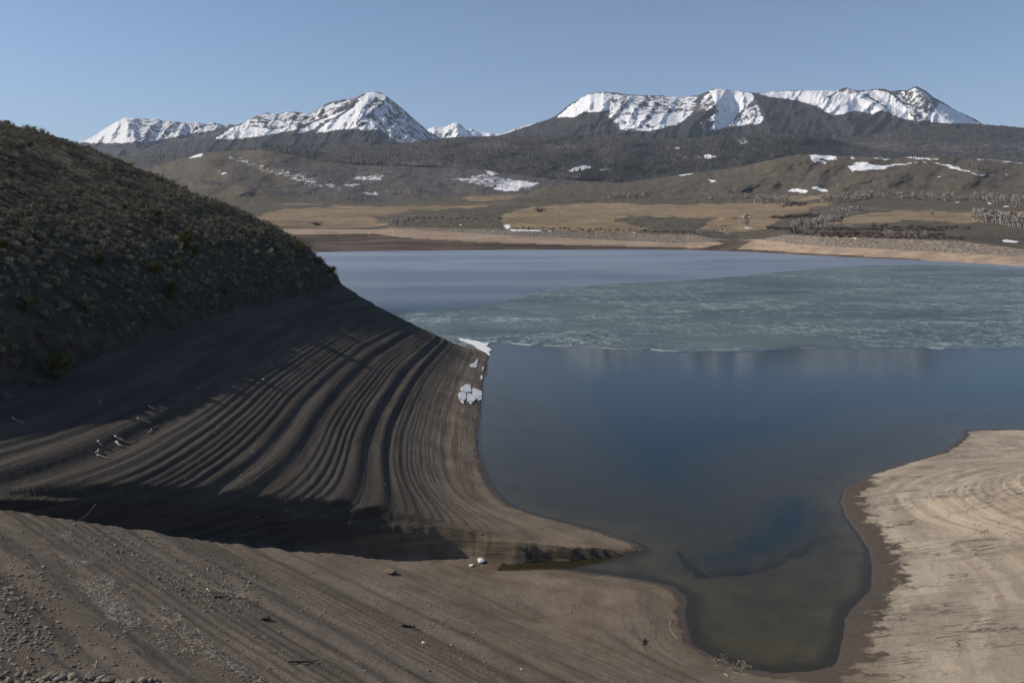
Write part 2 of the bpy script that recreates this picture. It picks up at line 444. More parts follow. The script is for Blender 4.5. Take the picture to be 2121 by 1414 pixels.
def water_material():
    m = MAT('lake_water', 0.03, 0.5)
    t = m.t
    murk = m.mix(m.ramp(m.attr('depth'), 0.6, 3.6), (0.050, 0.044, 0.028), (0.008, 0.023, 0.027))
    dif = m.n('ShaderNodeBsdfDiffuse'); m.put(dif.inputs[0], murk)
    tra = m.n('ShaderNodeBsdfTransparent'); tra.inputs[0].default_value = (0.60, 0.60, 0.49, 1)
    alpha = m.math('SUBTRACT', 1.0, m.math('POWER', 2.718, m.math('MULTIPLY', m.attr('depth'), -0.9)))
    ms = m.n('ShaderNodeMixShader'); m.put(ms.inputs[0], alpha); m.put(ms.inputs[1], tra.outputs[0]); m.put(ms.inputs[2], dif.outputs[0])
    gl = m.n('ShaderNodeBsdfGlossy'); m.put(gl.inputs['Roughness'], 0.02)
    sxyz = m.n('ShaderNodeSeparateXYZ'); m.put(sxyz.inputs[0], m.pos); sepy = sxyz.outputs[1]
    rip = m.noise((0.45, 0.9, 1.0), 1.0, 5, 0.6)
    patch = m.ramp(m.math('ADD', m.noise((0.004, 0.010, 1.0), 1.0, 3, 0.5), m.ramp(m.math('MULTIPLY', sepy, 0.001), 0.24, 0.42, 0.0, 0.14)), 0.56, 0.70)
    nb = m.n('ShaderNodeBump'); m.put(nb.inputs['Height'], m.math('MULTIPLY', rip, m.math('ADD', m.math('MULTIPLY', patch, 0.40), 0.03))); nb.inputs['Distance'].default_value = 0.16; nb.inputs['Strength'].default_value = 1.0
    m.put(gl.inputs['Roughness'], m.math('ADD', m.ramp(m.math('MULTIPLY', sepy, 0.001), 0.11, 0.22, 0.03, 0.115), m.math('MULTIPLY', m.ramp(m.math('MULTIPLY', sepy, 0.001), 0.25, 0.40), m.ramp(patch, 0.0, 1.0, 0.24, 0.33))))
    m.put(gl.inputs['Normal'], nb.outputs[0])
    fr = m.n('ShaderNodeFresnel'); fr.inputs[0].default_value = 1.33; m.put(fr.inputs['Normal'], nb.outputs[0])
    ms2 = m.n('ShaderNodeMixShader'); m.put(ms2.inputs[0], m.math('MULTIPLY', fr.outputs[0], m.math('SUBTRACT', 1.0, m.n('ShaderNodeNewGeometry').outputs['Backfacing']))); m.put(ms2.inputs[1], ms.outputs[0]); m.put(ms2.inputs[2], gl.outputs[0])
    o = t.nodes['Material Output']
    t.links.new(ms2.outputs[0], o.inputs['Surface'])
    return m.m
M_water = water_material()
water = mesh_np('lake_water', np.stack([UW * DW, DW, 0 * DW], -1).reshape(-1, 3), grid_faces(*UW.shape), [M_water], True, dict(depth=depth.reshape(-1)))
tag(water, 'calm dark blue lake water with brown shallows', 'lake', 'structure')

def resample(poly, step, closed=True, jit=0.0, seed=0):
    pts = []
    n = len(poly)
    for i in range(n if closed else n - 1):
        a = np.array(poly[i], float); b = np.array(poly[(i + 1) % n], float)
        k = max(1, int(np.linalg.norm(b - a) / step))
        for j in range(k): pts.append(a + (b - a) * j / k)
    pts = np.array(pts)
    if jit:
        pts[:, 0] += jit * fbm(pts[:, 0] / (step * 4), pts[:, 1] / (step * 4), 3, seed); pts[:, 1] += jit * fbm(pts[:, 0] / (step * 4), pts[:, 1] / (step * 4), 3, seed + 5)
    return pts

def slab(name, pts, z, thick, mat, link=True, parent=None):
    """a flat sheet of the given outline with real thickness; pts (n,2), z a number or an array"""
    import bmesh
    bm = bmesh.new()
    zz = np.broadcast_to(z, (len(pts),))
    top = [bm.verts.new((p[0], p[1], q)) for p, q in zip(pts, zz)]
    f = bm.faces.new(top)
    if f.normal.z < 0: f.normal_flip()
    bm.normal_update()
    if bm.faces[:][0].normal.z < 0: bmesh.ops.reverse_faces(bm, faces=bm.faces[:])
    r = bmesh.ops.extrude_face_region(bm, geom=bm.faces[:])
    vs = [v for v in r['geom'] if isinstance(v, bmesh.types.BMVert)]
    for v in vs: v.co.z -= thick
    bmesh.ops.recalc_face_normals(bm, faces=bm.faces[:])
    me = bpy.data.meshes.new(name); bm.to_mesh(me); bm.free()
    me.materials.append(mat)
    o = bpy.data.objects.new(name, me)
    if link: col.objects.link(o)
    if parent is not None: o.parent = parent
    return o

def ice_material():
    m = MAT('lake_ice', 0.35, 0.35)
    wv = m.n('ShaderNodeVectorMath', operation='ADD')
    nz = m.n('ShaderNodeTexNoise'); m.put(nz.inputs['Vector'], m.scale((0.012, 0.012, 0.0))); nz.inputs['Detail'].default_value = 3
    s_ = m.n('ShaderNodeVectorMath', operation='SCALE'); m.put(s_.inputs[0], nz.outputs['Color']); s_.inputs['Scale'].default_value = 4.2
    m.put(wv.inputs[0], m.scale((0.012, 0.034, 0.0))); m.put(wv.inputs[1], s_.outputs[0])
    base = m.noise((0.010, 0.024, 0.0), 1.0, 5, 0.5, 1.2)
    n1 = m.n('ShaderNodeTexNoise'); m.put(n1.inputs['Vector'], wv.outputs[0]); n1.inputs['Scale'].default_value = 1.0; n1.inputs['Detail'].default_value = 5; n1.inputs['Roughness'].default_value = 0.6; n1.inputs['Distortion'].default_value = 0.8
    vein = m.ramp(m.math('ABSOLUTE', m.math('SUBTRACT', n1.outputs['Fac'], 0.5)), 0.0, 0.030, 1.0, 0.0)
    n2 = m.n('ShaderNodeTexNoise'); m.put(n2.inputs['Vector'], wv.outputs[0]); n2.inputs['Scale'].default_value = 2.7; n2.inputs['Detail'].default_value = 4; n2.inputs['Distortion'].default_value = 1.2
    vein2 = m.ramp(m.math('ABSOLUTE', m.math('SUBTRACT', n2.outputs['Fac'], 0.47)), 0.0, 0.03, 1.0, 0.0)
    gate = m.ramp(m.noise((0.01, 0.016, 0.0), 1.0, 4, 0.6), 0.34, 0.58)
    c = m.mix(m.ramp(base, 0.38, 0.62), (0.036, 0.058, 0.047), (0.080, 0.108, 0.088))
    c = m.mix(m.math('MULTIPLY', m.math('MULTIPLY', vein2, gate), 0.5), c, (0.28, 0.33, 0.32))
    c = m.mix(m.math('MULTIPLY', m.math('MULTIPLY', vein, gate), 0.75), c, (0.46, 0.53, 0.50))
    c = m.mix(m.math('MULTIPLY', m.ramp(m.noise((0.03, 0.07, 0.0), 1.0, 5, 0.6), 0.62, 0.72), 0.6), c, (0.045, 0.065, 0.065))
    nr_ = m.bump(n1.outputs['Fac'], 0.06, 0.5)
    return m.out(c, nr_)
M_ice = ice_material()
ice_px = [(700, 690), (760, 662), (832, 652), (900, 641), (1000, 635), (1040, 627), (1090, 611), (1140, 600), (1250, 589), (1400, 583), (1500, 575), (1620, 563), (1710, 556), (1800, 551), (1910, 548.5), (2000, 550),
          (2121, 557), (2700, 600), (2700, 724), (2121, 723), (2000, 723), (1900, 721), (1760, 720), (1660, 720), (1600, 724), (1500, 728), (1400, 728), (1300, 724), (1200, 718), (1110, 716), (1060, 712), (1015, 711), (940, 722)]
ip = np.array([W0(*p) for p in ice_px])
ip = resample(ip, 3.0, True, 1.8, 5)
M_rim = MAT('ice_rim', 0.7, 0.3).out((0.78, 0.80, 0.80))
ice_o = slab('lake_ice', ip, 0.15, 0.45, M_ice)
ice_o.data.materials.append(M_rim)
for f_ in ice_o.data.polygons:
    if abs(f_.normal.z) < 0.5: f_.material_index = 1
tag(ice_o, 'grey green sheet of thawing lake ice with pale swirls', 'lake ice', 'structure')
# ------------------------------------------------------------------ the far shore, hills and mountains: sheets laid out front to back
class Sheet: pass
def pl_(poly, u):
    if np.isscalar(poly): return np.full(np.shape(u), float(poly))
    a = np.array(poly, float)
    return np.interp(u, a[:, 0], a[:, 1])

def far_sheet(name, u0, u1, nu, curves, rows, mat, relief=None, crest_noise=None, masks=None, back=(2500, 0.75)):
    """curves, near to far: (picture row of the ground line, its distance); the last one is the crest, behind which the ground falls away"""
    u = np.linspace(u0, u1, nu)
    ys = [pl_(c[0], u) for c in curves]; ds = [c[1](u) if callable(c[1]) else pl_(c[1], u) for c in curves]
    if crest_noise is not None: ys[-1] = ys[-1] + crest_noise(u)
    for k in range(1, len(ys)): ys[k] = np.minimum(ys[k], ys[k - 1] - 0.05)
    Yl, Dl, Tl = [], [], []
    ntot = sum(rows)
    done = 0
    for k, n in enumerate(rows):
        for j in range(n):
            t = j / n
            Yl.append(ys[k] + (ys[k + 1] - ys[k]) * t); Dl.append(ds[k] + (ds[k + 1] - ds[k]) * t); Tl.append((done + j) / ntot)
        done += n
    Yl.append(ys[-1]); Dl.append(ds[-1]); Tl.append(1.0)
    Yp = np.array(Yl); Dp = np.array(Dl); Up = np.broadcast_to(u, Yp.shape).copy(); T = np.array(Tl)[:, None] + 0 * Yp
    S = Sheet(); S.D0 = Dp.copy()
    if relief is not None: Dp = Dp + relief(Up, Yp, T)
    S.u, S.Y, S.D = u, Yp, Dp
    V = P(Up, Yp, Dp)
    # behind the crest
    bV = []
    zc = V[-1, :, 2]; zb = V[0, :, 2].min()
    for f in (0.25, 0.6, 1.0):
        Db = Dp[-1] + back[0] * f
        zz = zc - (zc - zb) * back[1] * f ** 1.3
        bV.append(np.stack([(u - CX) / F * Db, Db, zz], -1))
    Vall = np.concatenate([V, np.array(bV)], 0)
    nr, nc = Vall.shape[:2]
    at = {}
    for k, fn in (masks or {}).items():
        a = np.asarray(fn(Up, Yp, T), float) + 0 * Yp
        at[k] = np.concatenate([a, np.repeat(a[-1:], 3, 0)], 0)
    S.obj = mesh_np(name, Vall.reshape(-1, 3), grid_faces(nr, nc), [mat], True, at)
    return S

def on_sheet(S, px, py):
    j = int(np.clip(round((px - S.u[0]) / (S.u[1] - S.u[0])), 0, len(S.u) - 1))
    yc = S.Y[:, j][::-1]; dc = S.D[:, j][::-1]
    D = float(np.interp(py, yc, dc))
    return np.array([(px - CX) / F * D, D, H - (py - YH) / F * D])

def polys(U, Yy, plist, soft=3.0, jit=0.0, seed=0, ysc=1.0):
    """soft mask of a list of outlines; each may carry a weight"""
    if jit:
        U = U + jit * fbm(U / (jit * 3), Yy / (jit * 1.2), 4, seed); Yy = Yy + 0.4 * jit * fbm(U / (jit * 3), Yy / (jit * 1.2), 4, seed + 3)
    r = np.zeros(U.shape)
    for p in plist:
        wgt = 1.0
        if isinstance(p, tuple) and isinstance(p[0], (int, float)): wgt, p = p
        a = np.array(p, float)
        m = (U > a[:, 0].min() - soft * 3) & (U < a[:, 0].max() + soft * 3) & (Yy > a[:, 1].min() - soft * 3) & (Yy < a[:, 1].max() + soft * 3)
        if not m.any(): continue
        uu_, yy_ = U[m], Yy[m]
        d, _ = seg_dist(uu_, yy_, list(p) + [p[0]])
        sd = np.where(inside(uu_, yy_, p), d, -d)
        v = sstep(-soft, soft, sd) * wgt
        r[m] = np.maximum(r[m], v)
    return r

def ribs(U, Yy, rl):
    """ridges running down a face: (points, half width in px, depth in m) -> how far the ground stands forward"""
    r = np.zeros(U.shape)
    for pts, wd, A in rl:
        d, _ = seg_dist(U, Yy, pts)
        ext = sstep(pts[0][1] - 6, pts[0][1] + 14, Yy) * 0.6 + 0.4
        r = np.maximum(r, A * np.clip(1 - d / wd, 0, 1) * ext)
    return r

# ---- materials of the far ground
def far_material(name):
    m = MAT(name, 0.95, 0.1)
    big = m.noise((0.004, 0.004, 0.004), 1.0, 8, 0.65)
    mid = m.noise((0.02, 0.012, 0.03), 1.0, 8, 0.72)
    fin = m.noise((0.085, 0.018, 0.10), 1.0, 6, 0.75)
    spk = m.ramp(fin, 0.42, 0.60)
    c = m.mix(m.ramp(big, 0.35, 0.65), (0.105, 0.088, 0.066), (0.150, 0.122, 0.088))
    c = m.mix(m.math('MULTIPLY', m.ramp(mid, 0.42, 0.66), 0.6), c, (0.070, 0.062, 0.048))
    c = m.mix(m.math('MULTIPLY', spk, 0.45), c, (0.060, 0.055, 0.045))
    sg = m.mix(spk, (0.130, 0.110, 0.078), (0.066, 0.057, 0.042))
    c = m.mix(m.math('MULTIPLY', m.mask('sage', mid, 0.7, 0.22), 0.8), c, sg)
    g = m.mix(m.ramp(mid, 0.3, 0.7), (0.230, 0.168, 0.098), (0.345, 0.260, 0.158))
    g = m.mix(m.math('MULTIPLY', m.ramp(big, 0.45, 0.65), 0.55), g, (0.150, 0.120, 0.080))
    g = m.mix(m.math('MULTIPLY', spk, 0.3), g, (0.10, 0.08, 0.055))
    gn = m.ramp(m.noise((0.0035, 0.012, 0.03), 1.0, 8, 0.7), 0.3, 0.7)
    c = m.mix(m.mask('grass', gn, 0.75, 0.20), c, g)
    asp = m.mix(m.ramp(mid, 0.36, 0.62), (0.060, 0.052, 0.047), (0.140, 0.120, 0.109))
    asp = m.mix(m.math('MULTIPLY', spk, 0.5), asp, (0.055, 0.050, 0.048))
    c = m.mix(m.mask('aspen', gn, 0.9, 0.22), c, asp)
    fo = m.mix(spk, (0.078, 0.068, 0.062), (0.030, 0.030, 0.028))
    fo = m.mix(m.math('MULTIPLY', m.ramp(mid, 0.48, 0.62), 0.6), fo, (0.100, 0.086, 0.078))
    c = m.mix(m.mask('forest', mid, 0.6, 0.15), c, fo)
    cob = m.mix(m.ramp(m.noise((0.35, 0.2, 0.5), 1.0, 4, 0.75), 0.4, 0.62), (0.12, 0.10, 0.082), (0.30, 0.255, 0.205))
    c = m.mix(m.mask('cobble', mid, 0.35, 0.15), c, cob)
    bea = m.mix(m.ramp(m.noise((0.01, 0.05, 0.3), 1.0, 5, 0.6), 0.35, 0.65), (0.27, 0.200, 0.145), (0.38, 0.295, 0.220))
    c = m.mix(m.mask('beach', mid, 0.35, 0.15), c, bea)
    mu = m.mix(m.ramp(m.noise((0.006, 0.03, 0.1), 1.0, 6, 0.6), 0.35, 0.65), (0.060, 0.044, 0.036), (0.135, 0.102, 0.080))
    c = m.mix(m.mask('mud', m.noise((0.006, 0.03, 0.1), 1.0, 6, 0.65), 0.6, 0.12), c, mu)
    sn = m.ramp(m.noise((0.045, 0.018, 0.09), 1.0, 8, 0.75), 0.28, 0.72)
    c = m.mix(m.mask('snow', sn, 1.1, 0.08), c, (0.80, 0.81, 0.83))
    nrm = m.bump(mid, 4.0, 0.6)
    nrm = m.bump(fin, 1.6, 0.8, nrm)
    return m.out(c, nrm)
M_far = far_material('far_ground')

def mountain_material():
    m = MAT('mountain_rock_snow', 0.9, 0.15)
    rk = m.noise((0.008, 0.008, 0.006), 1.0, 8, 0.68)
    st = m.noise((0.011, 0.011, 0.0035), 1.0, 8, 0.72, 0.4)
    fo1 = m.noise((0.035, 0.035, 0.02), 1.0, 5, 0.75)
    big = m.noise((0.0012, 0.0012, 0.003), 1.0, 4, 0.6)
    st = m.ramp(st, 0.28, 0.72)
    rock = m.mix(m.ramp(rk, 0.38, 0.62), (0.032, 0.032, 0.036), (0.125, 0.115, 0.110))
    sep = m.n('ShaderNodeSeparateXYZ'); m.put(sep.inputs[0], m.n('ShaderNodeNewGeometry').outputs['Normal'])
    fo = m.mix(m.ramp(fo1, 0.40, 0.60), (0.020, 0.022, 0.021), (0.066, 0.059, 0.053))
    fo = m.mix(m.math('MULTIPLY', m.ramp(big, 0.5, 0.7), 0.45), fo, (0.060, 0.050, 0.045))
    c = m.mix(m.mask('forest', st, 0.4, 0.05), rock, fo)
    v = m.math('ADD', m.attr('snow'), m.math('MULTIPLY', m.math('SUBTRACT', st, 0.5), 0.92))
    v = m.math('ADD', v, m.math('MULTIPLY', m.math('SUBTRACT', sep.outputs[2], 0.55), 0.25))
    c = m.mix(m.ramp(v, 0.46, 0.54), c, (0.86, 0.87, 0.89))
    nrm = m.bump(rk, 60.0, 0.5)
    nrm = m.bump(st, 25.0, 0.4, nrm)
    return m.out(c, nrm)
M_mtn = mountain_material()

# ---- far shore: water's edge, beach, terrace of meadows
WL = [(-900, 525), (650, 522.5), (700, 521), (850, 519.5), (1060, 517.5), (1300, 516.5), (1420, 517.5), (1510, 520.5), (1560, 522), (1640, 526.5), (1710, 530.5), (1885, 538), (2000, 543.5), (2121, 551.5), (2400, 572), (3000, 610)]
WLf = lambda u: H * F / (pl_(WL, u) - YH)
TOP = [(-900, 478), (500, 480), (650, 480), (760, 478), (815, 470), (920, 473), (1030, 475), (1060, 477.5), (1285, 482), (1435, 486), (1480, 494), (1530, 499), (1590, 493), (1625, 487), (1740, 490), (1860, 495), (1990, 500), (2121, 516), (3000, 560)]
TOPd = lambda u: WLf(u) + np.interp(u, [-900, 700, 1060, 1500, 1620, 2121, 3000], [260, 260, 90, 75, 75, 62, 60])
MIDY = [(-900, 452), (500, 452), (650, 455), (780, 452), (860, 445), (950, 442), (1060, 446), (1300, 447), (1500, 450), (1640, 458), (1760, 462), (1900, 460), (2121, 462), (3000, 470)]
BACK = [(-900, 420), (480, 424), (660, 424), (800, 425), (920, 420), (1000, 417), (1060, 412), (1260, 412), (1620, 412), (1800, 407), (2121, 402), (3000, 400)]
def sh_relief(U, Yy, T):
    return np.where(T > 0.05, 1, 0) * sstep(0.25, 0.6, T) * (40 * fbm(U / 160, Yy / 14, 4, 301) + 6 * fbm(U / 30, Yy / 4, 3, 305))
tan = [[(1040, 446), (1100, 428), (1250, 420), (1420, 424), (1620, 418), (1680, 430), (1620, 452), (1590, 476), (1500, 482), (1450, 474), (1480, 452), (1300, 447), (1275, 456), (1350, 478), (1290, 481), (1170, 479), (1050, 474)],
       [(1740, 452), (1800, 440), (1900, 436), (2000, 440), (2700, 430), (2700, 455), (2080, 452), (2000, 462), (1880, 455), (1780, 466), (1690, 466)], [(1620, 418), (1800, 414), (1720, 425), (1660, 432)],
       (.72, [(-300, 440), (530, 448), (600, 432), (700, 424), (790, 428), (880, 428), (960, 420), (1040, 418), (1000, 430), (860, 436), (800, 446), (760, 452), (820, 462), (760, 474), (560, 470), (500, 464)])]
sg_ = [[(820, 470), (830, 458), (870, 446), (950, 438), (1020, 438), (1050, 445), (1040, 472), (930, 472)], [(1270, 456), (1320, 450), (1440, 452), (1490, 462), (1500, 478), (1440, 484), (1350, 478)],
       [(1790, 440), (1860, 432), (2000, 434), (2110, 440), (2000, 444), (1860, 446)], [(1690, 480), (1760, 470), (1900, 468), (2000, 470), (2040, 480), (1990, 492), (1860, 490), (1740, 486)], [(560, 440), (700, 440), (760, 446), (600, 450)]]
snow_sh = [[(1042, 466), (1055, 464), (1058, 472), (1048, 476)], [(1055, 475), (1120, 477), (1122, 479.5), (1060, 479)], [(1130, 478), (1145, 477), (1142, 481)], [(1272, 480), (1282, 481), (1276, 483)], [(1290, 481), (1320, 482), (1316, 484)],
           [(1540, 470), (1562, 472), (1545, 474)], [(2072, 498), (2085, 496), (2112, 500), (2105, 504), (2080, 502)], [(1880, 500), (1892, 499), (1890, 503)], [(1765, 493), (1775, 492.5), (1772, 496)], [(950, 466), (958, 464), (955, 468)],
           [(1930, 498), (1940, 497.5), (1937, 500)], [(2040, 419), (2065, 421), (2050, 424)], [(2075, 426), (2121, 427), (2080, 429)], [(1970, 418), (1995, 418), (1985, 420)]]
msk = dict(
    mud=lambda U, Yy, T: np.maximum(1.0 * (Yy > pl_([(-900, 488), (640, 486), (780, 484), (830, 492), (1000, 502), (1200, 508), (1400, 512), (1560, 517), (1700, 526), (1900, 536.5), (3000, 700)], U)), polys(U, Yy, [[(1475, 497), (1560, 498), (1545, 505), (1530, 514), (1510, 522), (1440, 518), (1470, 510), (1500, 505)]], 2)),
    beach=lambda U, Yy, T: sstep(-1, 1, Yy - pl_([(-900, 474), (640, 474), (780, 476), (820, 474), (1060, 488), (1250, 496), (1420, 505), (1445, 503), (1500, 498), (1560, 496), (1610, 499), (1640, 506), (1860, 518), (2121, 532), (3000, 575)], U)) * (U > 200),
    cobble=lambda U, Yy, T: sstep(-1, 1, Yy - pl_(TOP, U)),
    grass=lambda U, Yy, T: polys(U, Yy, tan, 4, 10, 5), sage=lambda U, Yy, T: polys(U, Yy, sg_, 3, 6, 9),
    snow=lambda U, Yy, T: polys(U, Yy, snow_sh, 1.5, 2, 4) * 1.6 - 0.6,
)
S_shore = far_sheet('far_shore', -700, 2850, 1180, [([(p[0], p[1] + 2.2) for p in WL], lambda u: (H + 1.2) * F / (pl_(WL, u) + 2.2 - YH)), (WL, WLf), (TOP, TOPd), (MIDY, lambda u: TOPd(u) + 520), (BACK, lambda u: TOPd(u) + 1500)], [2, 26, 34, 30], M_far, sh_relief, None, msk, (600, 0.3))
tag(S_shore.obj, 'far shore with sandy beach, cobble bank and tan meadows', 'far shore', 'structure')

# ---- sage foothill on the right
B_CR = [(960, 430), (1000, 424), (1060, 413), (1100, 396), (1130, 386), (1200, 383), (1275, 380), (1340, 372), (1410, 362), (1495, 352), (1560, 340), (1600, 331), (1655, 319.5), (1680, 320), (1700, 321.5), (1760, 324), (1850, 328), (1900, 324), (1950, 323), (2000, 329), (2060, 331), (2121, 335), (2500, 345), (3000, 360)]
def b_rel(U, Yy, T):
    r = ribs(U, Yy, [([(1660, 320), (1600, 345), (1560, 375), (1480, 410)], 60, 170), ([(1900, 345), (1830, 365), (1760, 385), (1720, 415)], 55, 160), ([(1750, 330), (1700, 360), (1690, 390)], 40, 120),
                     ([(1300, 378), (1230, 395), (1150, 412)], 70, 150), ([(1450, 360), (1400, 385), (1330, 405)], 55, 130), ([(2050, 345), (2000, 375), (1980, 405)], 70, 150), ([(2200, 345), (2180, 380), (2160, 405)], 70, 150)])
    return -0.9 * r * sstep(0, 0.45, T) + sstep(0, 0.4, T) * (62 * fbm((U + 1.6 * Yy) / 85, (Yy - 0.4 * U) / 75, 4, 311) + 6 * fbm(U / 14, Yy / 14, 3, 315))
snow_b = [[(1672, 321), (1700, 320), (1748, 327), (1725, 331), (1700, 331), (1712, 336), (1685, 337)], [(1755, 346), (1775, 334), (1800, 337), (1830, 341), (1900, 335), (1906, 338), (1870, 343), (1838, 347), (1835, 353), (1800, 352), (1765, 357)],
          [(1800, 325), (1855, 328), (1840, 332), (1805, 328)], [(1855, 321), (1900, 325), (1950, 328), (1955, 331), (1900, 331)], [(1905, 335), (1940, 336), (1985, 345), (2010, 356), (2060, 364), (2055, 366), (2000, 358), (1975, 350), (1935, 340)], [(2000, 326), (2020, 326), (2060, 332), (2121, 336), (2121, 339), (2050, 334)],
          [(1630, 396), (1650, 389), (1676, 392), (1668, 399), (1640, 400)], [(1682, 388), (1692, 386), (1722, 396), (1700, 398)], [(1395, 365), (1408, 360), (1440, 355), (1492, 353), (1450, 358), (1420, 364)], [(1555, 339), (1592, 330), (1600, 331), (1572, 337)], [(1463, 369), (1475, 370), (1482, 378), (1474, 381)],
          [(1695, 333), (1716, 337), (1705, 340)], [(1755, 325), (1778, 327), (1766, 330)], [(1340, 365), (1375, 363), (1372, 368)], [(1725, 380), (1738, 383), (1728, 384)], [(1935, 365), (1960, 366), (1950, 369)], [(2080, 362), (2095, 364), (2090, 367)]]
S_brown = far_sheet('sage_foothill', 940, 2850, 760, [([(p[0], p[1] + 32) for p in BACK], lambda u: TOPd(u) + 1150), (BACK, lambda u: TOPd(u) + 1350), (B_CR, lambda u: TOPd(u) + 2150)], [3, 90], M_far, b_rel, lambda u: 0.8 * fbm(u / 14, u * 0, 4, 51), dict(
    grass=lambda U, Yy, T: 0.62 * polys(U, Yy, [[(1620, 418), (1640, 403), (1740, 402), (1820, 404), (1780, 415)]], 5, 8, 5), sage=lambda U, Yy, T: 0.45 + 0.4 * fbm(U / 70, Yy / 22, 3, 8) + 0.25 * (U < 1500), snow=lambda U, Yy, T: polys(U, Yy, snow_b, 5.0, 7, 4) * 1.9 - 0.80,
    aspen=lambda U, Yy, T: polys(U, Yy, [[(1690, 372), (1750, 358), (1760, 365), (1720, 380)], [(1990, 362), (2080, 366), (2060, 372)]], 4, 5)), (900, 0.4))
tag(S_brown.obj, 'brown sagebrush foothill with scattered snow patches', 'foothill', 'structure')

# ---- hazy aspen slope and the dark forest above it
C_CR = [(-700, 395), (200, 372), (260, 360), (320, 345), (370, 330), (415, 317), (460, 313), (545, 310), (600, 320), (660, 334), (740, 342), (850, 345), (1000, 352), (1060, 362), (1150, 372), (1300, 380), (1500, 386), (1800, 390), (2900, 400)]
def c_rel(U, Yy, T):
    r = ribs(U, Yy, [([(420, 318), (450, 350), (520, 400)], 80, 260), ([(545, 312), (640, 360), (720, 400)], 70, 240), ([(760, 345), (840, 380), (880, 410)], 70, 200), ([(950, 352), (980, 380), (1000, 405)], 60, 160)])
    return -0.9 * r * sstep(0, 0.4, T) + sstep(0, 0.4, T) * (80 * fbm((U + 1.6 * Yy) / 80, (Yy - 0.4 * U) / 80, 4, 321) + 8 * fbm(U / 16, Yy / 16, 3, 325))
snow_c = [(.46, [(380, 335), (430, 318), (540, 314), (620, 335), (700, 350), (640, 392), (520, 372), (420, 362)]), (.47, [(700, 352), (860, 350), (1000, 358), (1100, 380), (1000, 404), (820, 402), (720, 385)]), [(1022, 392), (1030, 380), (1050, 375), (1080, 373), (1118, 379), (1105, 386), (1080, 389), (1075, 396), (1040, 397)], [(1000, 353), (1020, 351), (1035, 362), (1015, 364)], [(388, 330), (402, 320), (422, 316), (418, 326)],
          (.66, [(440, 318), (480, 330), (530, 352), (580, 365), (640, 385), (720, 395), (700, 382), (620, 360), (560, 345), (500, 325)]), (.8, [(700, 382), (740, 378), (760, 384), (720, 388)]), (.78, [(730, 365), (800, 362), (790, 375), (740, 374)]), (.8, [(745, 397), (780, 396), (790, 404), (760, 406)]),
          (.75, [(930, 370), (1000, 360), (1050, 368), (1120, 395), (1000, 388)]), (.7, [(990, 407), (1035, 409), (1030, 413)]), (.7, [(910, 409), (950, 410), (940, 414)]), (.75, [(440, 350), (480, 360), (520, 366), (460, 362)]), [(425, 384), (436, 384), (435, 387)], [(1170, 357), (1185, 348), (1222, 342), (1226, 350), (1190, 357)]]
grass_c = [[(960, 412), (1060, 398), (1090, 402), (1060, 414), (1000, 420)], [(500, 430), (600, 420), (700, 424), (560, 436)]]
S_aspen = far_sheet('aspen_slope', -700, 2400, 900, [([(p[0], p[1] + 22) for p in BACK], lambda u: 2500 + 0 * u), (BACK, lambda u: 2850 + 0 * u), (C_CR, lambda u: 4350 + 0 * u)], [3, 80], M_far, c_rel, lambda u: 1.0 * fbm(u / 16, u * 0, 4, 52), dict(
    grass=lambda U, Yy, T: polys(U, Yy, grass_c, 4, 8, 5), sage=lambda U, Yy, T: 0.40 + 0.5 * fbm(U / 60, Yy / 16, 3, 18) + 0.2 * (Yy > 405),
    aspen=lambda U, Yy, T: np.maximum(polys(U, Yy, [[(560, 330), (700, 348), (850, 346), (1030, 352), (1180, 372), (1180, 392), (1100, 405), (1000, 402), (880, 412), (760, 420), (640, 415), (540, 395), (600, 375)]], 8, 14, 6), (Yy < 372) * (U > 1150) * 1.0),
    forest=lambda U, Yy, T: polys(U, Yy, [[(410, 372), (455, 376), (470, 384), (420, 382)]], 3, 5),
    snow=lambda U, Yy, T: polys(U, Yy, snow_c, 3.0, 6, 4) * 1.6 - 0.75), (700, 0.3))
tag(S_aspen.obj, 'grey leafless aspen slope dotted with snow below the dark forest', 'hill', 'structure')

D_CR = [(-700, 330), (300, 322), (480, 311), (545, 306), (580, 302), (620, 304), (660, 307), (720, 301), (800, 300), (850, 296), (885, 290), (925, 285), (990, 283), (1060, 281), (1150, 279), (1280, 280), (1380, 288), (1450, 285), (1490, 280), (1560, 278), (1620, 276.5), (1660, 277), (1700, 282), (1740, 292), (1790, 304), (1830, 312), (1900, 314), (2121, 318), (2900, 325)]
def d_rel(U, Yy, T):
    r = ribs(U, Yy, [([(580, 303), (680, 330), (760, 350)], 70, 260), ([(930, 286), (900, 320), (860, 345)], 80, 280), ([(1060, 282), (1130, 320), (1200, 360)], 90, 300), ([(1280, 285), (1300, 320), (1280, 360)], 80, 260), ([(1640, 278), (1600, 300), (1500, 345)], 110, 420), ([(1480, 282), (1420, 310), (1380, 340)], 70, 260)])
    return -0.5 * r * sstep(0, 0.12, T) + sstep(0, 0.2, T) * (100 * fbm(U / 90, Yy / 26, 5, 331) + 20 * fbm(U / 20, Yy / 8, 3, 335))
snow_d = [[(1172, 356), (1185, 348), (1200, 343), (1224, 342), (1226, 349), (1195, 356)], [(1395, 308), (1402, 304), (1412, 306), (1406, 311)], [(1452, 322), (1470, 320), (1484, 325), (1462, 328)], (.6, [(1230, 350), (1280, 348), (1270, 354), (1235, 355)]), (.6, [(1300, 342), (1345, 338), (1330, 345)]), (.62, [(1520, 285), (1545, 285), (1555, 300), (1530, 302)]),
          (.6, [(1480, 294), (1495, 287), (1490, 293)]), (.55, [(1400, 325), (1500, 318), (1480, 332), (1410, 333)])]
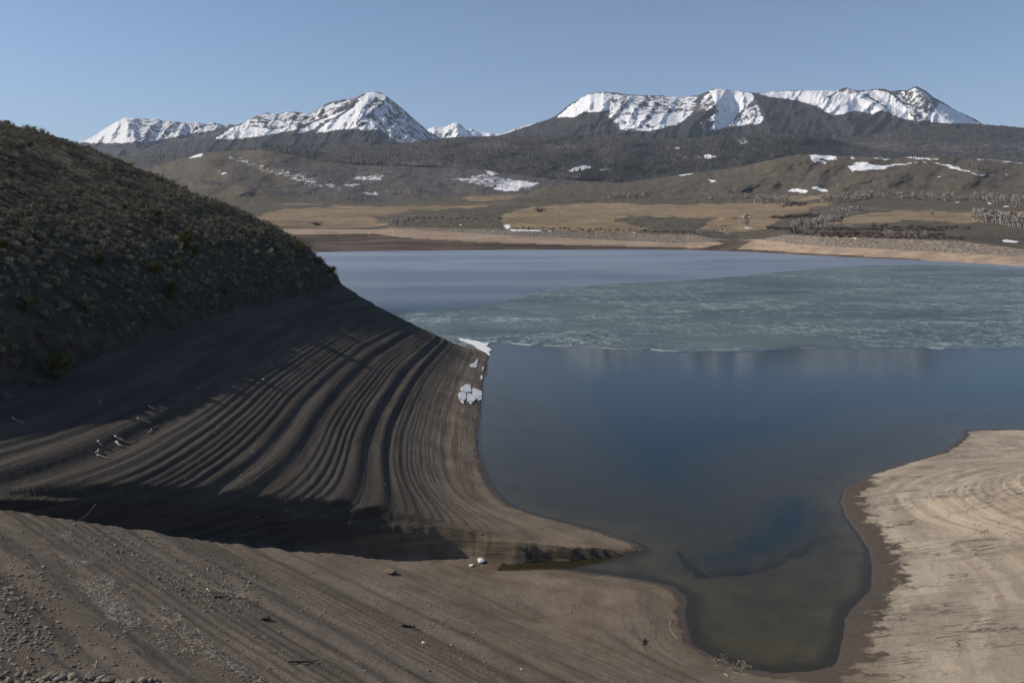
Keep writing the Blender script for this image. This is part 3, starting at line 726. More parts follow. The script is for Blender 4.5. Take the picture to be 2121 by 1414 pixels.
S_forest = far_sheet('forest_ridge', -700, 2800, 900, [([(p[0], p[1] + 26) for p in C_CR], 4400), (C_CR, 4700), (D_CR, 6200)], [3, 60], M_far, d_rel, lambda u: 1.0 * fbm(u / 12, u * 0, 4, 53), dict(
    forest=lambda U, Yy, T: 0.95 + 0.45 * fbm(U / 60, Yy / 9, 4, 28) - 0.8 * polys(U, Yy, [[(950, 305), (980, 296), (1060, 294), (1080, 304), (1020, 308)], [(1100, 300), (1180, 296), (1200, 306), (1120, 310)], [(800, 340), (900, 330), (1000, 345), (900, 352)]], 6, 8),
    aspen=lambda U, Yy, T: np.maximum(polys(U, Yy, [[(930, 300), (1100, 292), (1220, 300), (1100, 315)], [(1180, 372), (1290, 366), (1400, 356), (1380, 375), (1200, 384)]], 8, 14, 6), 0.7),
    snow=lambda U, Yy, T: polys(U, Yy, snow_d, 3.0, 5, 4) * 1.75 - 0.75), (1200, 0.3))
tag(S_forest.obj, 'dark conifer covered ridge below the snowy mountains', 'forested ridge', 'structure')

E_CR = [(1500, 300), (1560, 296), (1700, 286), (1800, 282), (1850, 268), (1885, 262), (1930, 258), (2000, 257.5), (2035, 258.5), (2080, 261), (2121, 265), (2400, 285), (2900, 300)]
S_shoulder = far_sheet('forest_shoulder', 1480, 2900, 420, [([(p[0], max(p[1] + 30, 330)) for p in D_CR], 5600), (E_CR, 7600)], [70], M_far,
    lambda U, Yy, T: sstep(0, 0.2, T) * (130 * fbm(U / 100, Yy / 22, 5, 341) + 24 * fbm(U / 20, Yy / 7, 3, 345)), lambda u: 0.9 * fbm(u / 8, u * 0, 4, 54), dict(
    forest=lambda U, Yy, T: 1.0 + 0.5 * fbm(U / 80, Yy / 6, 4, 38) - 0.9 * sstep(288, 300, Yy) * sstep(1700, 1760, U) * (0.5 + 0.8 * fbm(U / 30, Yy / 5, 4, 78)),
    aspen=lambda U, Yy, T: 0.75 + 0 * Yy, grass=lambda U, Yy, T: polys(U, Yy, [[(1760, 300), (1830, 296), (1850, 306), (1790, 308)], [(1950, 300), (2000, 297), (2010, 303)]], 4, 6) * .8), (1500, 0.3))
tag(S_shoulder.obj, 'long dark forested shoulder below the right hand peak', 'forested ridge', 'structure')

# ---- mountains
def mtn(name, u0, u1, nu, foot, crest, Df, Dc, rb, noiseA, snow, forest, nrow=90, cn=2.2, seed=0, label='', back=2500):
    def rel(U, Yy, T):
        rr = ridged(U / 34 + 0.5 * (Yy / 34), Yy / 46, 6, 400 + seed)
        return -ribs(U, Yy, rb) + sstep(0, 0.1, T) * (-noiseA * rr * (1 - 0.3 * T) + 0.35 * noiseA * fbm(U / 120, Yy / 60, 3, 450 + seed))
    S = far_sheet(name, u0, u1, nu, [(foot, Df), (crest, Dc)], [nrow], M_mtn, rel, lambda u: cn * (0.6 * fbm(u / 9, u * 0, 4, 60 + seed) + 0.4 * fbm(u / 30, u * 0, 2, 90 + seed)), dict(snow=snow, forest=forest), (back, 0.8))
    tag(S.obj, label, 'mountain', 'structure')
    return S

# far snowy crests left and centre
A_CR = [(-700, 330), (60, 318), (140, 304), (180, 290), (215, 268), (240, 253), (260, 243.5), (290, 246), (318, 247), (326, 245), (334, 250), (352, 251), (395, 255), (412, 253), (425, 257), (445, 254), (470, 259), (482, 257), (500, 262), (560, 275), (640, 290), (800, 300)]
S_a = mtn('snowy_ridge', -300, 800, 420, 345, A_CR, 10200, 11800, [([(260, 244), (268, 262), (280, 300)], 60, 420), ([(352, 251), (360, 280)], 40, 220), ([(425, 256), (432, 280)], 36, 200)], 280,
    lambda U, Yy, T: np.where(Yy < pl_([(180, 296), (300, 297), (380, 280), (470, 266), (560, 270)], U) + 3 * fbm(U / 12, Yy / 12, 3, 5), np.where(U < 262 + (Yy - 244) * 0.15, 1.1, 0.52), -0.6), lambda U, Yy, T: np.where(Yy > pl_([(180, 292), (300, 294), (380, 277), (470, 262), (560, 266)], U), 1.0, 0.0), 80, 1.6, 1, 'low snowy ridge with a sharp corner beside the dark hillside')
C2_CR = [(760, 300), (850, 290), (890, 266), (905, 262), (920, 264), (934, 257), (945, 254), (958, 259), (966, 270), (980, 268), (990, 273), (1010, 276), (1040, 277), (1052, 274), (1070, 266), (1085, 262), (1110, 254), (1150, 250), (1200, 260)]
S_c = mtn('distant_snowy_crest', 760, 1200, 220, 325, C2_CR, 13500, 15000, [([(945, 255), (950, 290)], 30, 300)], 380, lambda U, Yy, T: 0.66 + 0 * U, lambda U, Yy, T: 0 * U, 50, 1.8, 2, 'small distant snowy crest in the gap between the two large mountains')

B2_CR = [(250, 330), (330, 296), (400, 283), (447, 272), (470, 264), (500, 256), (525, 243), (535, 238), (552, 234), (575, 237), (598, 231), (615, 232), (640, 237), (652, 231), (660, 224), (678, 213), (700, 209), (712, 206), (728, 205), (745, 197), (762, 191.5), (775, 190), (788, 192), (800, 199), (820, 214), (845, 235), (868, 255), (890, 274), (915, 288), (960, 300), (1100, 320)]
B_snow_full = [(1.35, [(654, 275), (672, 258), (706, 241), (730, 225), (745, 205), (762, 192), (776, 191), (784, 196), (768, 210), (752, 222), (742, 240), (738, 258), (746, 266), (722, 268), (700, 268), (680, 273)]), (1.2, [(447, 288), (475, 268), (505, 255), (520, 246), (515, 262), (560, 268), (610, 262), (620, 266), (590, 274), (540, 282), (500, 288)]),
               (.92, [(612, 276), (640, 258), (700, 232), (720, 226), (700, 240), (665, 256), (650, 268), (630, 276)]), (.64, [(500, 256), (535, 236), (600, 230), (640, 236), (665, 220), (712, 205), (760, 193), (740, 205), (690, 235), (640, 256), (610, 263), (560, 267), (520, 262)]),
               (.64, [(776, 190), (800, 196), (850, 238), (890, 272), (912, 290), (880, 296), (850, 296), (828, 298), (800, 280), (780, 262), (760, 270), (745, 266), (738, 255), (745, 235), (760, 215)]), (.75, [(740, 262), (772, 252), (790, 270), (750, 272)]), (.9, [(790, 198), (800, 200), (812, 222), (806, 220)])]
def b_snow(U, Yy, T):
    return polys(U, Yy, B_snow_full, 3.0, 5, 3) * 1.5 - 0.5
S_b = mtn('pyramid_peak', 250, 1100, 560, [(250, 345), (700, 335), (1100, 335)], B2_CR, 8600, 10200, [([(775, 191), (752, 222), (742, 250), (775, 300), (800, 330)], 120, 560), ([(712, 206), (670, 245), (610, 275), (540, 300)], 60, 260), ([(520, 245), (470, 275), (430, 300)], 60, 260), ([(845, 235), (850, 270), (850, 310)], 40, 150), ([(600, 232), (600, 262)], 40, 100), ([(800, 200), (825, 260), (830, 300)], 26, 150)], 160,
    b_snow, lambda U, Yy, T: polys(U, Yy, [[(200, 360), (330, 296), (440, 286), (560, 284), (610, 276), (650, 276), (700, 270), (745, 267), (775, 272), (800, 290), (830, 300), (900, 296), (1000, 290), (1100, 300), (1100, 360)]], 3, 5, 3), 110, 1.8, 3, 'tall pyramid shaped snowy peak with a bright left face')

M_CR = [(960, 300), (1050, 276), (1085, 264), (1130, 250), (1150, 241), (1175, 220), (1200, 205), (1222, 194), (1250, 190), (1275, 192), (1300, 196), (1335, 198), (1370, 198), (1400, 201), (1425, 200), (1445, 198), (1460, 192), (1475, 185), (1486, 183.5), (1505, 186), (1540, 190), (1558, 192), (1575, 193), (1600, 189.5), (1640, 187.5), (1690, 188), (1735, 187.5), (1746, 183), (1755, 181.5), (1770, 187), (1785, 188), (1815, 184.5), (1832, 184), (1845, 189), (1860, 187), (1880, 187), (1888, 182), (1896, 178.5), (1905, 182), (1918, 189), (1935, 202), (1955, 213), (1975, 226), (2000, 238), (2020, 247), (2036, 258), (2100, 290), (2300, 330)]
M_snow = [(1.3, [(1154, 243), (1178, 222), (1200, 206), (1222, 195), (1250, 192), (1262, 204), (1275, 218), (1262, 228), (1240, 232), (1210, 232), (1190, 243)]), (.70, [(1250, 191), (1275, 192), (1300, 202), (1325, 222), (1352, 250), (1385, 264), (1345, 272), (1290, 272), (1275, 258), (1255, 236), (1275, 218)]),
          (.66, [(1285, 194), (1335, 198), (1445, 199), (1440, 225), (1430, 240), (1400, 256), (1370, 262), (1350, 252), (1325, 222)]), (.95, [(1340, 236), (1400, 232), (1430, 240), (1400, 260), (1370, 262)]), (.90, [(1470, 187), (1486, 184), (1558, 192), (1562, 208), (1545, 224), (1525, 240), (1520, 258), (1490, 270), (1462, 271), (1480, 254), (1470, 244), (1485, 232), (1478, 212)]),
          (.6, [(1440, 232), (1455, 200), (1472, 188), (1480, 215), (1480, 228)]), (.7, [(1545, 225), (1570, 215), (1582, 245), (1575, 258), (1530, 262), (1508, 262), (1520, 250)]), (.6, [(1445, 246), (1480, 245), (1470, 258), (1450, 258)]), (1.25, [(1570, 195), (1600, 190), (1690, 188), (1740, 188), (1712, 200), (1722, 212), (1705, 226), (1680, 216), (1640, 206), (1600, 202)]),
          (.92, [(1705, 222), (1720, 200), (1740, 188), (1780, 200), (1830, 226), (1805, 237), (1770, 230), (1745, 238), (1720, 238), (1705, 230)]), (.74, [(1740, 187), (1756, 183), (1790, 196), (1860, 238), (1880, 250), (1840, 236), (1800, 220)]), (.86, [(1775, 190), (1815, 186), (1840, 190), (1880, 225), (1895, 250), (1868, 246), (1835, 222), (1800, 200)]),
          (.60, [(1845, 190), (1880, 188), (1896, 180), (1925, 196), (1950, 214), (1930, 236), (1935, 252), (1900, 252), (1880, 228)]), (.98, [(1925, 240), (1945, 215), (1960, 217), (2000, 240), (2034, 257), (1990, 258), (1930, 254)])]
def m_forest(U, Yy, T):
    low = Yy > pl_([(960, 200), (1085, 200), (1150, 240), (1190, 243), (1215, 232), (1250, 240), (1285, 272), (1345, 274), (1385, 263), (1425, 250), (1462, 272), (1500, 269), (1530, 262), (1575, 255), (1584, 240), (1562, 210), (1570, 196), (1600, 203), (1660, 212), (1705, 229), (1720, 239), (1765, 238), (1810, 238), (1860, 246), (1900, 256), (2000, 259), (2040, 256), (2300, 256)], U) + 2.0 * fbm(U / 8, Yy / 8, 3, 19)
    return np.maximum(low * 1.0, polys(U, Yy, [[(1420, 250), (1455, 228), (1480, 232), (1470, 244), (1445, 256)], [(1562, 200), (1580, 198), (1640, 210), (1590, 250)]], 2, 4))
S_m = mtn('snowy_massif', 960, 2300, 900, [(960, 330), (2300, 330)], M_CR, 7700, 9600, [([(1250, 191), (1285, 205), (1330, 235), (1400, 300)], 90, 420), ([(1486, 184), (1482, 215), (1440, 252), (1400, 300)], 50, 420), ([(1558, 192), (1572, 215), (1588, 245), (1600, 290)], 60, 380), ([(1690, 188), (1720, 215), (1760, 250), (1780, 290)], 60, 300), ([(1756, 182), (1820, 225), (1880, 252)], 30, 220), ([(1835, 185), (1880, 225), (1920, 260)], 30, 220), ([(1896, 179), (1935, 225), (1970, 258)], 45, 380), ([(1600, 190), (1640, 230), (1680, 270)], 70, 160)], 130,
    lambda U, Yy, T: polys(U, Yy, M_snow, 2.5, 4, 3) * 1.5 - 0.5, m_forest, 120, 1.2, 4, 'broad snowy massif with a bright dome and dark forest below')

# ---- the air
def haze_box():
    import bmesh
    bm = bmesh.new(); bmesh.ops.create_cube(bm, size=1.0)
    for v in bm.verts:
        v.co = (v.co.x * 60000, v.co.y * 40000 + 9000, -12.0 if v.co.z < 0 else 3400.0)
    me = bpy.data.meshes.new('haze'); bm.to_mesh(me); bm.free()
    mt = bpy.data.materials.new('haze'); mt.use_nodes = True; t = mt.node_tree; t.nodes.clear()
    o_ = t.nodes.new('ShaderNodeOutputMaterial'); v_ = t.nodes.new('ShaderNodeVolumePrincipled')
    v_.inputs['Color'].default_value = (0.72, 0.84, 1.0, 1); v_.inputs['Density'].default_value = HAZE; v_.inputs['Anisotropy'].default_value = 0.0
    t.links.new(v_.outputs[0], o_.inputs['Volume']); me.materials.append(mt)
    o = bpy.data.objects.new('haze', me); col.objects.link(o)
    tag(o, 'thin bluish air over the lake and the far mountains', 'haze', 'stuff')
HAZE = 2.3e-5
haze_box()
# ------------------------------------------------------------------ plants, stones, wood and ice
def leaf_soup(c, n, s0, s1, r, up=0.0):
    """n loose leaf faces (quads) round the points c -> vertices, faces"""
    k = len(c)
    d = r.normal(size=(k, 3)); d[:, 2] += up; d /= np.linalg.norm(d, axis=1)[:, None]
    e = r.normal(size=(k, 3)); e -= (e * d).sum(1)[:, None] * d; e /= np.linalg.norm(e, axis=1)[:, None]
    L = r.uniform(s0, s1, k)[:, None]
    W = L * r.uniform(0.35, 0.6, k)[:, None]
    v = np.stack([c - d * L * .5, c + e * W * .5, c + d * L * .5, c - e * W * .5], 1).reshape(-1, 3)
    f = np.arange(4 * k).reshape(-1, 4)
    return v, f

def merge(parts):
    V, Fc, o = [], [], 0
    for v, f in parts:
        V.append(v); Fc.append(f + o); o += len(v)
    return np.concatenate(V), np.concatenate(Fc)

def tube(pts, radii, sides=6):
    pts = [Vector(p) for p in pts]; V = []; Fc = []
    for i, p in enumerate(pts):
        t = (pts[min(i + 1, len(pts) - 1)] - pts[max(i - 1, 0)]).normalized()
        a = t.orthogonal().normalized(); b = t.cross(a)
        for k in range(sides):
            an = 2 * math.pi * k / sides
            q = p + (a * math.cos(an) + b * math.sin(an)) * radii[i]
            V.append(q[:])
    for i in range(len(pts) - 1):
        for k in range(sides):
            j = (k + 1) % sides
            Fc.append((i * sides + k, i * sides + j, (i + 1) * sides + j, (i + 1) * sides + k))
    n = len(V); V.append(pts[0][:]); V.append(pts[-1][:])
    m = (len(pts) - 1) * sides
    for k in range(sides):
        j = (k + 1) % sides
        Fc.append((n, j, k, k)); Fc.append((n + 1, m + k, m + j, m + j))
    return np.array(V), np.array(Fc)

def tri_clean(name, v, f, mats, smooth=False, parent=None, link=True):
    """mesh from quads some of which are triangles (last index repeated)"""
    me = bpy.data.meshes.new(name)
    me.from_pydata([tuple(p) for p in v], [], [tuple(dict.fromkeys(int(i) for i in q)) for q in f])
    for mt in mats: me.materials.append(mt)
    me.polygons.foreach_set('use_smooth', np.full(len(me.polygons), smooth, bool))
    me.update()
    o = bpy.data.objects.new(name, me)
    if link: col.objects.link(o)
    if parent is not None: o.parent = parent
    return o

def plain(name, c0, c1, sc_=(1.5, 1.5, 1.5), rough=0.9, lo=0.35, hi=0.65, bump=0.0):
    m = MAT(name, rough, 0.15)
    nz = m.noise(sc_, 1.0, 4, 0.65)
    return m.out(m.mix(m.ramp(nz, lo, hi), c0, c1), m.bump(nz, bump, 0.8) if bump else None)
M_sage = plain('sage_leaves', (0.150, 0.135, 0.086), (0.345, 0.312, 0.215), (0.35, 0.35, 0.35))
M_twig = plain('bare_twigs', (0.115, 0.090, 0.080), (0.200, 0.165, 0.145), (0.6, 0.6, 0.6))
M_jun = plain('juniper_leaves', (0.062, 0.064, 0.018), (0.130, 0.118, 0.036), (1.2, 1.2, 1.2))
M_bark = plain('bark', (0.07, 0.055, 0.042), (0.13, 0.105, 0.08), (6, 6, 1.5))
M_wood = plain('weathered_wood', (0.30, 0.26, 0.21), (0.52, 0.47, 0.40), (5, 5, 5), 0.8)
M_darkwood = plain('wet_wood', (0.045, 0.036, 0.028), (0.09, 0.072, 0.056), (5, 5, 5), 0.8)
M_stone = plain('stone', (0.135, 0.112, 0.088), (0.300, 0.258, 0.205), (2.2, 2.2, 2.2), 0.85, bump=0.02)
M_pale = plain('pale_stone', (0.42, 0.38, 0.32), (0.62, 0.57, 0.50), (4, 4, 4), 0.8)
M_white = plain('old_ice', (0.62, 0.63, 0.63), (0.82, 0.82, 0.81), (1.2, 1.2, 1.2), 0.45, bump=0.03)
M_snow = plain('snow', (0.56, 0.57, 0.58), (0.84, 0.85, 0.86), (0.9, 0.9, 0.9), 0.8, bump=0.06)
M_aspen = plain('aspen_twigs', (0.290, 0.250, 0.218), (0.540, 0.485, 0.435), (0.05, 0.05, 0.05))
M_willow = plain('willow_twigs', (0.085, 0.060, 0.050), (0.165, 0.122, 0.100), (0.05, 0.05, 0.05))
M_con = plain('conifer_needles', (0.013, 0.018, 0.013), (0.050, 0.047, 0.037), (0.012, 0.012, 0.012))
M_reed = plain('dead_reeds', (0.30, 0.255, 0.20), (0.52, 0.46, 0.39), (2, 2, 2), 0.85)

# ---- plant shapes (unit size, base at the origin)
def sage_shape(seed, n):
    r = np.random.default_rng(seed)
    parts = []
    k = r.integers(4, 7)
    cs = np.stack([r.uniform(-.2, .2, k), r.uniform(-.2, .2, k), r.uniform(.28, .46, k)], 1)
    c = cs[r.integers(0, k, n)] + r.normal(size=(n, 3)) * np.array([.14, .14, .10])
    c[:, 2] = np.maximum(c[:, 2], 0.03)
    parts.append(leaf_soup(c, n, .10, .24, r, 0.5))
    c2 = np.stack([r.normal(0, .14, n // 4), r.normal(0, .14, n // 4), r.uniform(0, .3, n // 4)], 1)
    parts.append(leaf_soup(c2, n // 4, .12, .28, r, 1.0))
    for q in cs:
        parts.append((np.array([(-.03, 0, 0), (.03, 0, 0), q + (.02, 0, 0), q - (.02, 0, 0)]), np.array([(0, 1, 2, 3)]))); parts.append((np.array([(0, -.03, 0), (0, .03, 0), q + (0, .02, .06), q - (0, .02, 0)]), np.array([(0, 1, 2, 3)])))
    return merge(parts)
def twig_shape(seed, n, spread=0.45, h=1.0, thick=0.022):
    """a leafless bush: many thin stems fanning up from the base, forking near the ends"""
    r = np.random.default_rng(seed); V = []; Fc = []
    for i in range(n):
        a = r.uniform(0, 2 * math.pi); s = spread * math.sqrt(r.uniform(0.02, 1))
        base = np.array([r.normal(0, .07), r.normal(0, .07), 0.0])
        tip = np.array([math.cos(a) * s, math.sin(a) * s, h * r.uniform(.55, 1.0) * (1 - 0.45 * (s / spread) ** 2)])
        midp = base + (tip - base) * r.uniform(.4, .6) + np.array([0, 0, .06])
        for p, q, t0, t1 in ((base, midp, 1.0, .7), (midp, tip, .7, .2), (midp, tip + r.normal(0, .10, 3), .6, .2), (midp + (tip - midp) * .5, tip + r.normal(0, .13, 3), .5, .2)):
            side = np.cross(q - p, r.normal(size=3)); side /= np.linalg.norm(side) + 1e-9
            o = len(V); V += [p - side * thick * t0, p + side * thick * t0, q + side * thick * t1, q - side * thick * t1]
            Fc.append((o, o + 1, o + 2, o + 3))
    return np.array(V), np.array(Fc)
def bare_tree_shape(seed, n=46):
    """a leafless tree seen from far off: stem, limbs and a haze of twigs"""
    r = np.random.default_rng(seed); V = []; Fc = []
    tv, tf = tube([(0, 0, 0), (r.normal(0, .015), r.normal(0, .015), .45), (r.normal(0, .03), r.normal(0, .03), .92)], [.034, .024, .008], 5)
    V += [tuple(p) for p in tv]; Fc += [tuple(f) for f in tf]
    wd = r.uniform(.16, .27)
    for i in range(n):
        z0 = r.uniform(.18, .8); a = r.uniform(0, 2 * math.pi)
        L = wd * math.sin(math.pi * min(1, (z0 + .12) ** .8)) * r.uniform(.5, 1.15)
        p = np.array([0, 0, z0]); q = np.array([math.cos(a) * L, math.sin(a) * L, z0 + L * r.uniform(.6, 1.4)])
        for (u, v, t0, t1) in ((p, q, .020, .015), (p + (q - p) * .5, q + r.normal(0, .06, 3), .021, .016), (p + (q - p) * .7, q + r.normal(0, .07, 3), .021, .016), (q, q + r.normal(0, .05, 3) + np.array([0, 0, .04]), .021, .015)):
            side = np.cross(v - u, r.normal(size=3)); side /= np.linalg.norm(side) + 1e-9
            o = len(V); V += [tuple(u - side * t0), tuple(u + side * t0), tuple(v + side * t1), tuple(v - side * t1)]
            Fc.append((o, o + 1, o + 2, o + 3))
    return np.array(V), np.array(Fc)
def rock_shape(seed, flat=0.7, rough=0.25):
    import bmesh
    bm = bmesh.new(); bmesh.ops.create_icosphere(bm, subdivisions=2, radius=0.5)
    r = np.random.default_rng(seed)
    pl = [(Vector(r.normal(size=3)).normalized(), r.uniform(.27, .42)) for _ in range(9)]
    off = r.uniform(0, 100, 3)
    for v in bm.verts:
        for nrm, d in pl:
            e = v.co.dot(nrm) - d
            if e > 0: v.co -= nrm * e * .92
        v.co *= 1 + rough * 0.4 * float(vnoise(np.array([v.co.x * 4 + off[0]]), np.array([v.co.y * 4 + v.co.z * 3 + off[1]]), seed)[0])
        v.co.z *= flat
    V = np.array([v.co[:] for v in bm.verts]); Fc = np.array([[v.index for v in f.verts] for f in bm.faces]); bm.free()
    return V, Fc

def scatter_mesh(name, shapes, pts, scl, mat, smooth=False, tilt=0.0, zs=None):
    """one merged mesh of many small pieces"""
    r = np.random.default_rng(len(pts) + 5)
    which = r.integers(0, len(shapes), len(pts))
    VV, FF, o = [], [], 0
    for k, (v, f) in enumerate(shapes):
        idx = np.nonzero(which == k)[0]
        if len(idx) == 0: continue
        a = r.uniform(0, 2 * math.pi, len(idx)); ca, sa = np.cos(a)[:, None], np.sin(a)[:, None]
        s = np.asarray(scl)[idx][:, None]; sz = s if zs is None else np.asarray(zs)[idx][:, None]
        x = (v[:, 0] * ca - v[:, 1] * sa) * s; y = (v[:, 0] * sa + v[:, 1] * ca) * s; z = v[:, 2][None, :] * sz
        P_ = np.stack([x, y, z], -1) + np.asarray(pts)[idx][:, None, :]
        f = np.asarray(f)
        FF.append((f[None] + (np.arange(len(idx)) * len(v))[:, None, None] + o).reshape(-1, f.shape[1])); VV.append(P_.reshape(-1, 3)); o += len(idx) * len(v)
    return mesh_np(name, np.concatenate(VV), np.concatenate(FF), [mat], smooth)

def shape_mesh(name, shape, mat, smooth=False):
    return mesh_np(name, shape[0], shape[1], [mat], smooth, link=False)
def place(src, loc, s, rz, label, cat, group=None, sz=None, tilt=(0, 0)):
    o = src.copy(); col.objects.link(o)
    o.location = loc; o.scale = (s, s, sz if sz else s); o.rotation_euler = (tilt[0], tilt[1], rz)
    return tag(o, label, cat, None, group)

# ---- sagebrush on the hillside
def ground_z(x, y): return near_ground(np.atleast_1d(x), np.atleast_1d(y))[0]
N = 74000
sx = rng.uniform(-250, -40, N); sy = rng.uniform(48, 285, N)
keep = (sx / sy > -0.74)
sx, sy = sx[keep], sy[keep]
szz, zn = near_ground(sx, sy)
dens = 0.62 + 0.5 * fbm(sx / 16, sy / 16, 3, 201) - 0.35 * np.exp(-(((sx + 112) / 16) ** 2 + ((sy - 205) / 45) ** 2))
keep = zn['inH'] & (zn['dP'] > 1.0) & (rng.uniform(0, 1, len(sx)) < dens * (0.55 + 0.45 * sstep(1, 10, zn['dP'])))
sx, sy, szz = sx[keep], sy[keep], szz[keep]
ssc = np.exp(rng.normal(-0.34, 0.40, len(sx))) * (1 + 0.25 * fbm(sx / 9, sy / 9, 2, 207))
ss = np.stack([sx, sy, szz - 0.04], -1)
vis = (CX + sx / sy * F > -5)
order = np.argsort(np.where(vis, sy, 1e9))
near_i, rest_i = order[:290], order[290:]
sage_src = [shape_mesh('sage_bush', sage_shape(300 + k, 190), M_sage) for k in range(5)]
for i in near_i:
    place(sage_src[rng.integers(0, 5)], ss[i], ssc[i], rng.uniform(0, 6.28), 'grey green sagebrush clump on the lower left slope of the dark hillside', 'sagebrush', 'sagebrush clumps on the lower hillside')
d_ = sy[rest_i]
o = scatter_mesh('sagebrush_cover', [sage_shape(320 + k, 120) for k in range(5)], ss[rest_i][d_ < 150], ssc[rest_i][d_ < 150], M_sage)
tag(o, 'grey green sagebrush growing thickly over the middle of the hillside', 'sagebrush', 'stuff')
o = scatter_mesh('sagebrush_cover', [sage_shape(340 + k, 60) for k in range(5)], ss[rest_i][d_ >= 150], ssc[rest_i][d_ >= 150] * 1.08, M_sage)
tag(o, 'grey green sagebrush along the far upper crest of the hillside', 'sagebrush', 'stuff')

# ---- junipers
def juniper(px, py, hpx, wf, label, seed, cone=0.5):
    p = hit(px, py)
    if p is None: return
    h = hpx / F * p[1]; wd = h * wf
    r = np.random.default_rng(seed)
    root = bpy.data.objects.new('juniper_tree', None); col.objects.link(root); root.location = (p[0], p[1], p[2] - 0.05)
    tag(root, label, 'juniper tree', None, None)
    tv, tf = tube([(0, 0, -.1), (0.04, 0, h * .35), (0, 0.03, h * .75)], [.05 * h, .035 * h, .012 * h], 6)
    tri_clean('trunk', tv, tf, [M_bark], True, root)
    n = 1500
    lob = [(np.array([r.uniform(-.3, .3) * wd, r.uniform(-.3, .3) * wd, h * r.uniform(.22, .8)]), r.uniform(.16, .30) * wd) for _ in range(14)]
    c = []
    for q, rad in lob:
        taper = 1 - cone * (q[2] / h) ** 1.5
        q = q * np.array([taper, taper, 1])
        k = n // 14
        dv = r.normal(size=(k, 3)); dv /= np.linalg.norm(dv, axis=1)[:, None]
        c.append(q + dv * (rad * taper * r.uniform(.5, 1.05, k) ** .6)[:, None] * np.array([1, 1, 1.25]))
    c = np.concatenate(c); c[:, 2] = np.clip(c[:, 2], .02 * h, h)
    v, f = leaf_soup(c, len(c), .045 * h + .04, .10 * h + .05, r, 0.4)
    mesh_np('crown', v, f, [M_jun], False, parent=root)
for k, a in enumerate((
    (389, 516, 42, .95, 'large yellow green juniper in the middle of the sagebrush slope', .35), (403, 529, 24, .95, 'small round juniper crowded under the large yellow green one', .2),
    (353, 618, 44, .80, 'pointed juniper low on the slope just above the bare bank', .7), (119, 783, 60, 1.0, 'biggest dark green juniper low on the slope beside the bare bank', .2),
    (57, 647, 32, .95, 'round green juniper near the picture edge above the biggest dark one', .3), (205, 551, 36, .72, 'dull green pointed juniper among grey sagebrush left of the large one', .65),
    (321, 567, 27, 1.15, 'left of two broad low junipers below the large yellow green one', .2), (367, 560, 24, 1.0, 'right of two broad low junipers below the large yellow green one', .2),
    (11, 517, 22, 1.1, 'low green juniper cut by the left picture edge', .2), (300, 437, 16, 1.4, 'widest of three small dark junipers high on the slope', .2), (258, 434, 13, 1.1, 'leftmost of three small dark junipers high on the slope', .3), (328, 447, 14, 1.2, 'rightmost of three small dark junipers high on the slope', .2), (62, 305, 13, 1.3, 'tiny dark juniper near the top of the hillside', .2))):
    juniper(a[0], a[1], a[2], a[3], a[4], 500 + k, a[5])
bush_src = None
def lip_bush(px, py, hpx, wf, label, seed):
    p = hit(px, py)
    if p is None: return
    h = hpx / F * p[1]; r = np.random.default_rng(seed); wd = h * wf
    k = 10; parts = []
    cs = np.stack([r.uniform(-.42, .42, k) * wd, r.uniform(-.3, .3, k) * wd, r.uniform(.3, .72, k) * h], 1)
    c = cs[r.integers(0, k, 1300)] + r.normal(size=(1300, 3)) * np.array([.10 * wd, .10 * wd, .13 * h]); c[:, 2] = np.clip(c[:, 2], .03, h * 1.02)
    v, f = leaf_soup(c, len(c), .10, .30, r, .4)
    root = bpy.data.objects.new('lip_shrub', None); col.objects.link(root); root.location = (p[0], p[1], p[2] - .05)
    tag(root, label, 'shrub')
    mesh_np('crown', v, f, [M_jun], False, parent=root)
    sv, sf = twig_shape(seed, 14, .4 * wd / h, .7, .02); mesh_np('stem', sv * h, sf, [M_bark], False, parent=root)
lip_bush(628, 524, 33, 1.9, 'wide dark olive shrub on the skyline end of the hillside', 611)
lip_bush(664, 548, 18, 1.7, 'low dark shrub hanging at the end of the hillside above the water', 612)
lip_bush(684, 565, 14, 1.5, 'smallest dark shrub at the tip of the hillside above the water', 613)

# ---- leafless shrubs on the hillside
twig_src = [shape_mesh('bare_shrub', twig_shape(700 + k, 60, .55, .9, .016), M_twig) for k in range(4)]
bare_px = [(21, 308, 24), (46, 312, 24), (74, 366, 26), (49, 376, 26), (113, 371, 24), (100, 380, 20), (311, 458, 24), (330, 462, 20), (263, 508, 22), (190, 574, 26), (215, 582, 24), (254, 582, 26), (46, 486, 24), (120, 482, 22), (140, 488, 20), (456, 508, 22), (440, 500, 18), (442, 592, 22), (466, 609, 24), (432, 600, 20),
           (244, 540, 22), (152, 667, 28), (180, 670, 26), (28, 681, 28), (10, 690, 26), (120, 560, 22), (95, 545, 20), (60, 560, 22), (270, 600, 24), (300, 612, 22), (238, 620, 24), (155, 610, 22), (205, 655, 26), (90, 700, 26), (60, 720, 26), (150, 720, 24), (395, 610, 20), (375, 640, 22), (300, 660, 22), (330, 640, 20), (30, 760, 28), (70, 800, 28), (15, 830, 26), (410, 640, 18), (445, 640, 16), (470, 560, 18), (500, 580, 16), (170, 535, 20)]
for k, (px, py, wpx) in enumerate(bare_px):
    p = hit(px, py)
    if p is None: continue
    s = wpx / F * p[1] * 1.0
    place(twig_src[k % 4], (p[0], p[1], p[2] - .05), s, k * 1.7, 'leafless mauve grey shrub among the sagebrush of the hillside', 'bare shrub', 'leafless shrubs on the hillside')

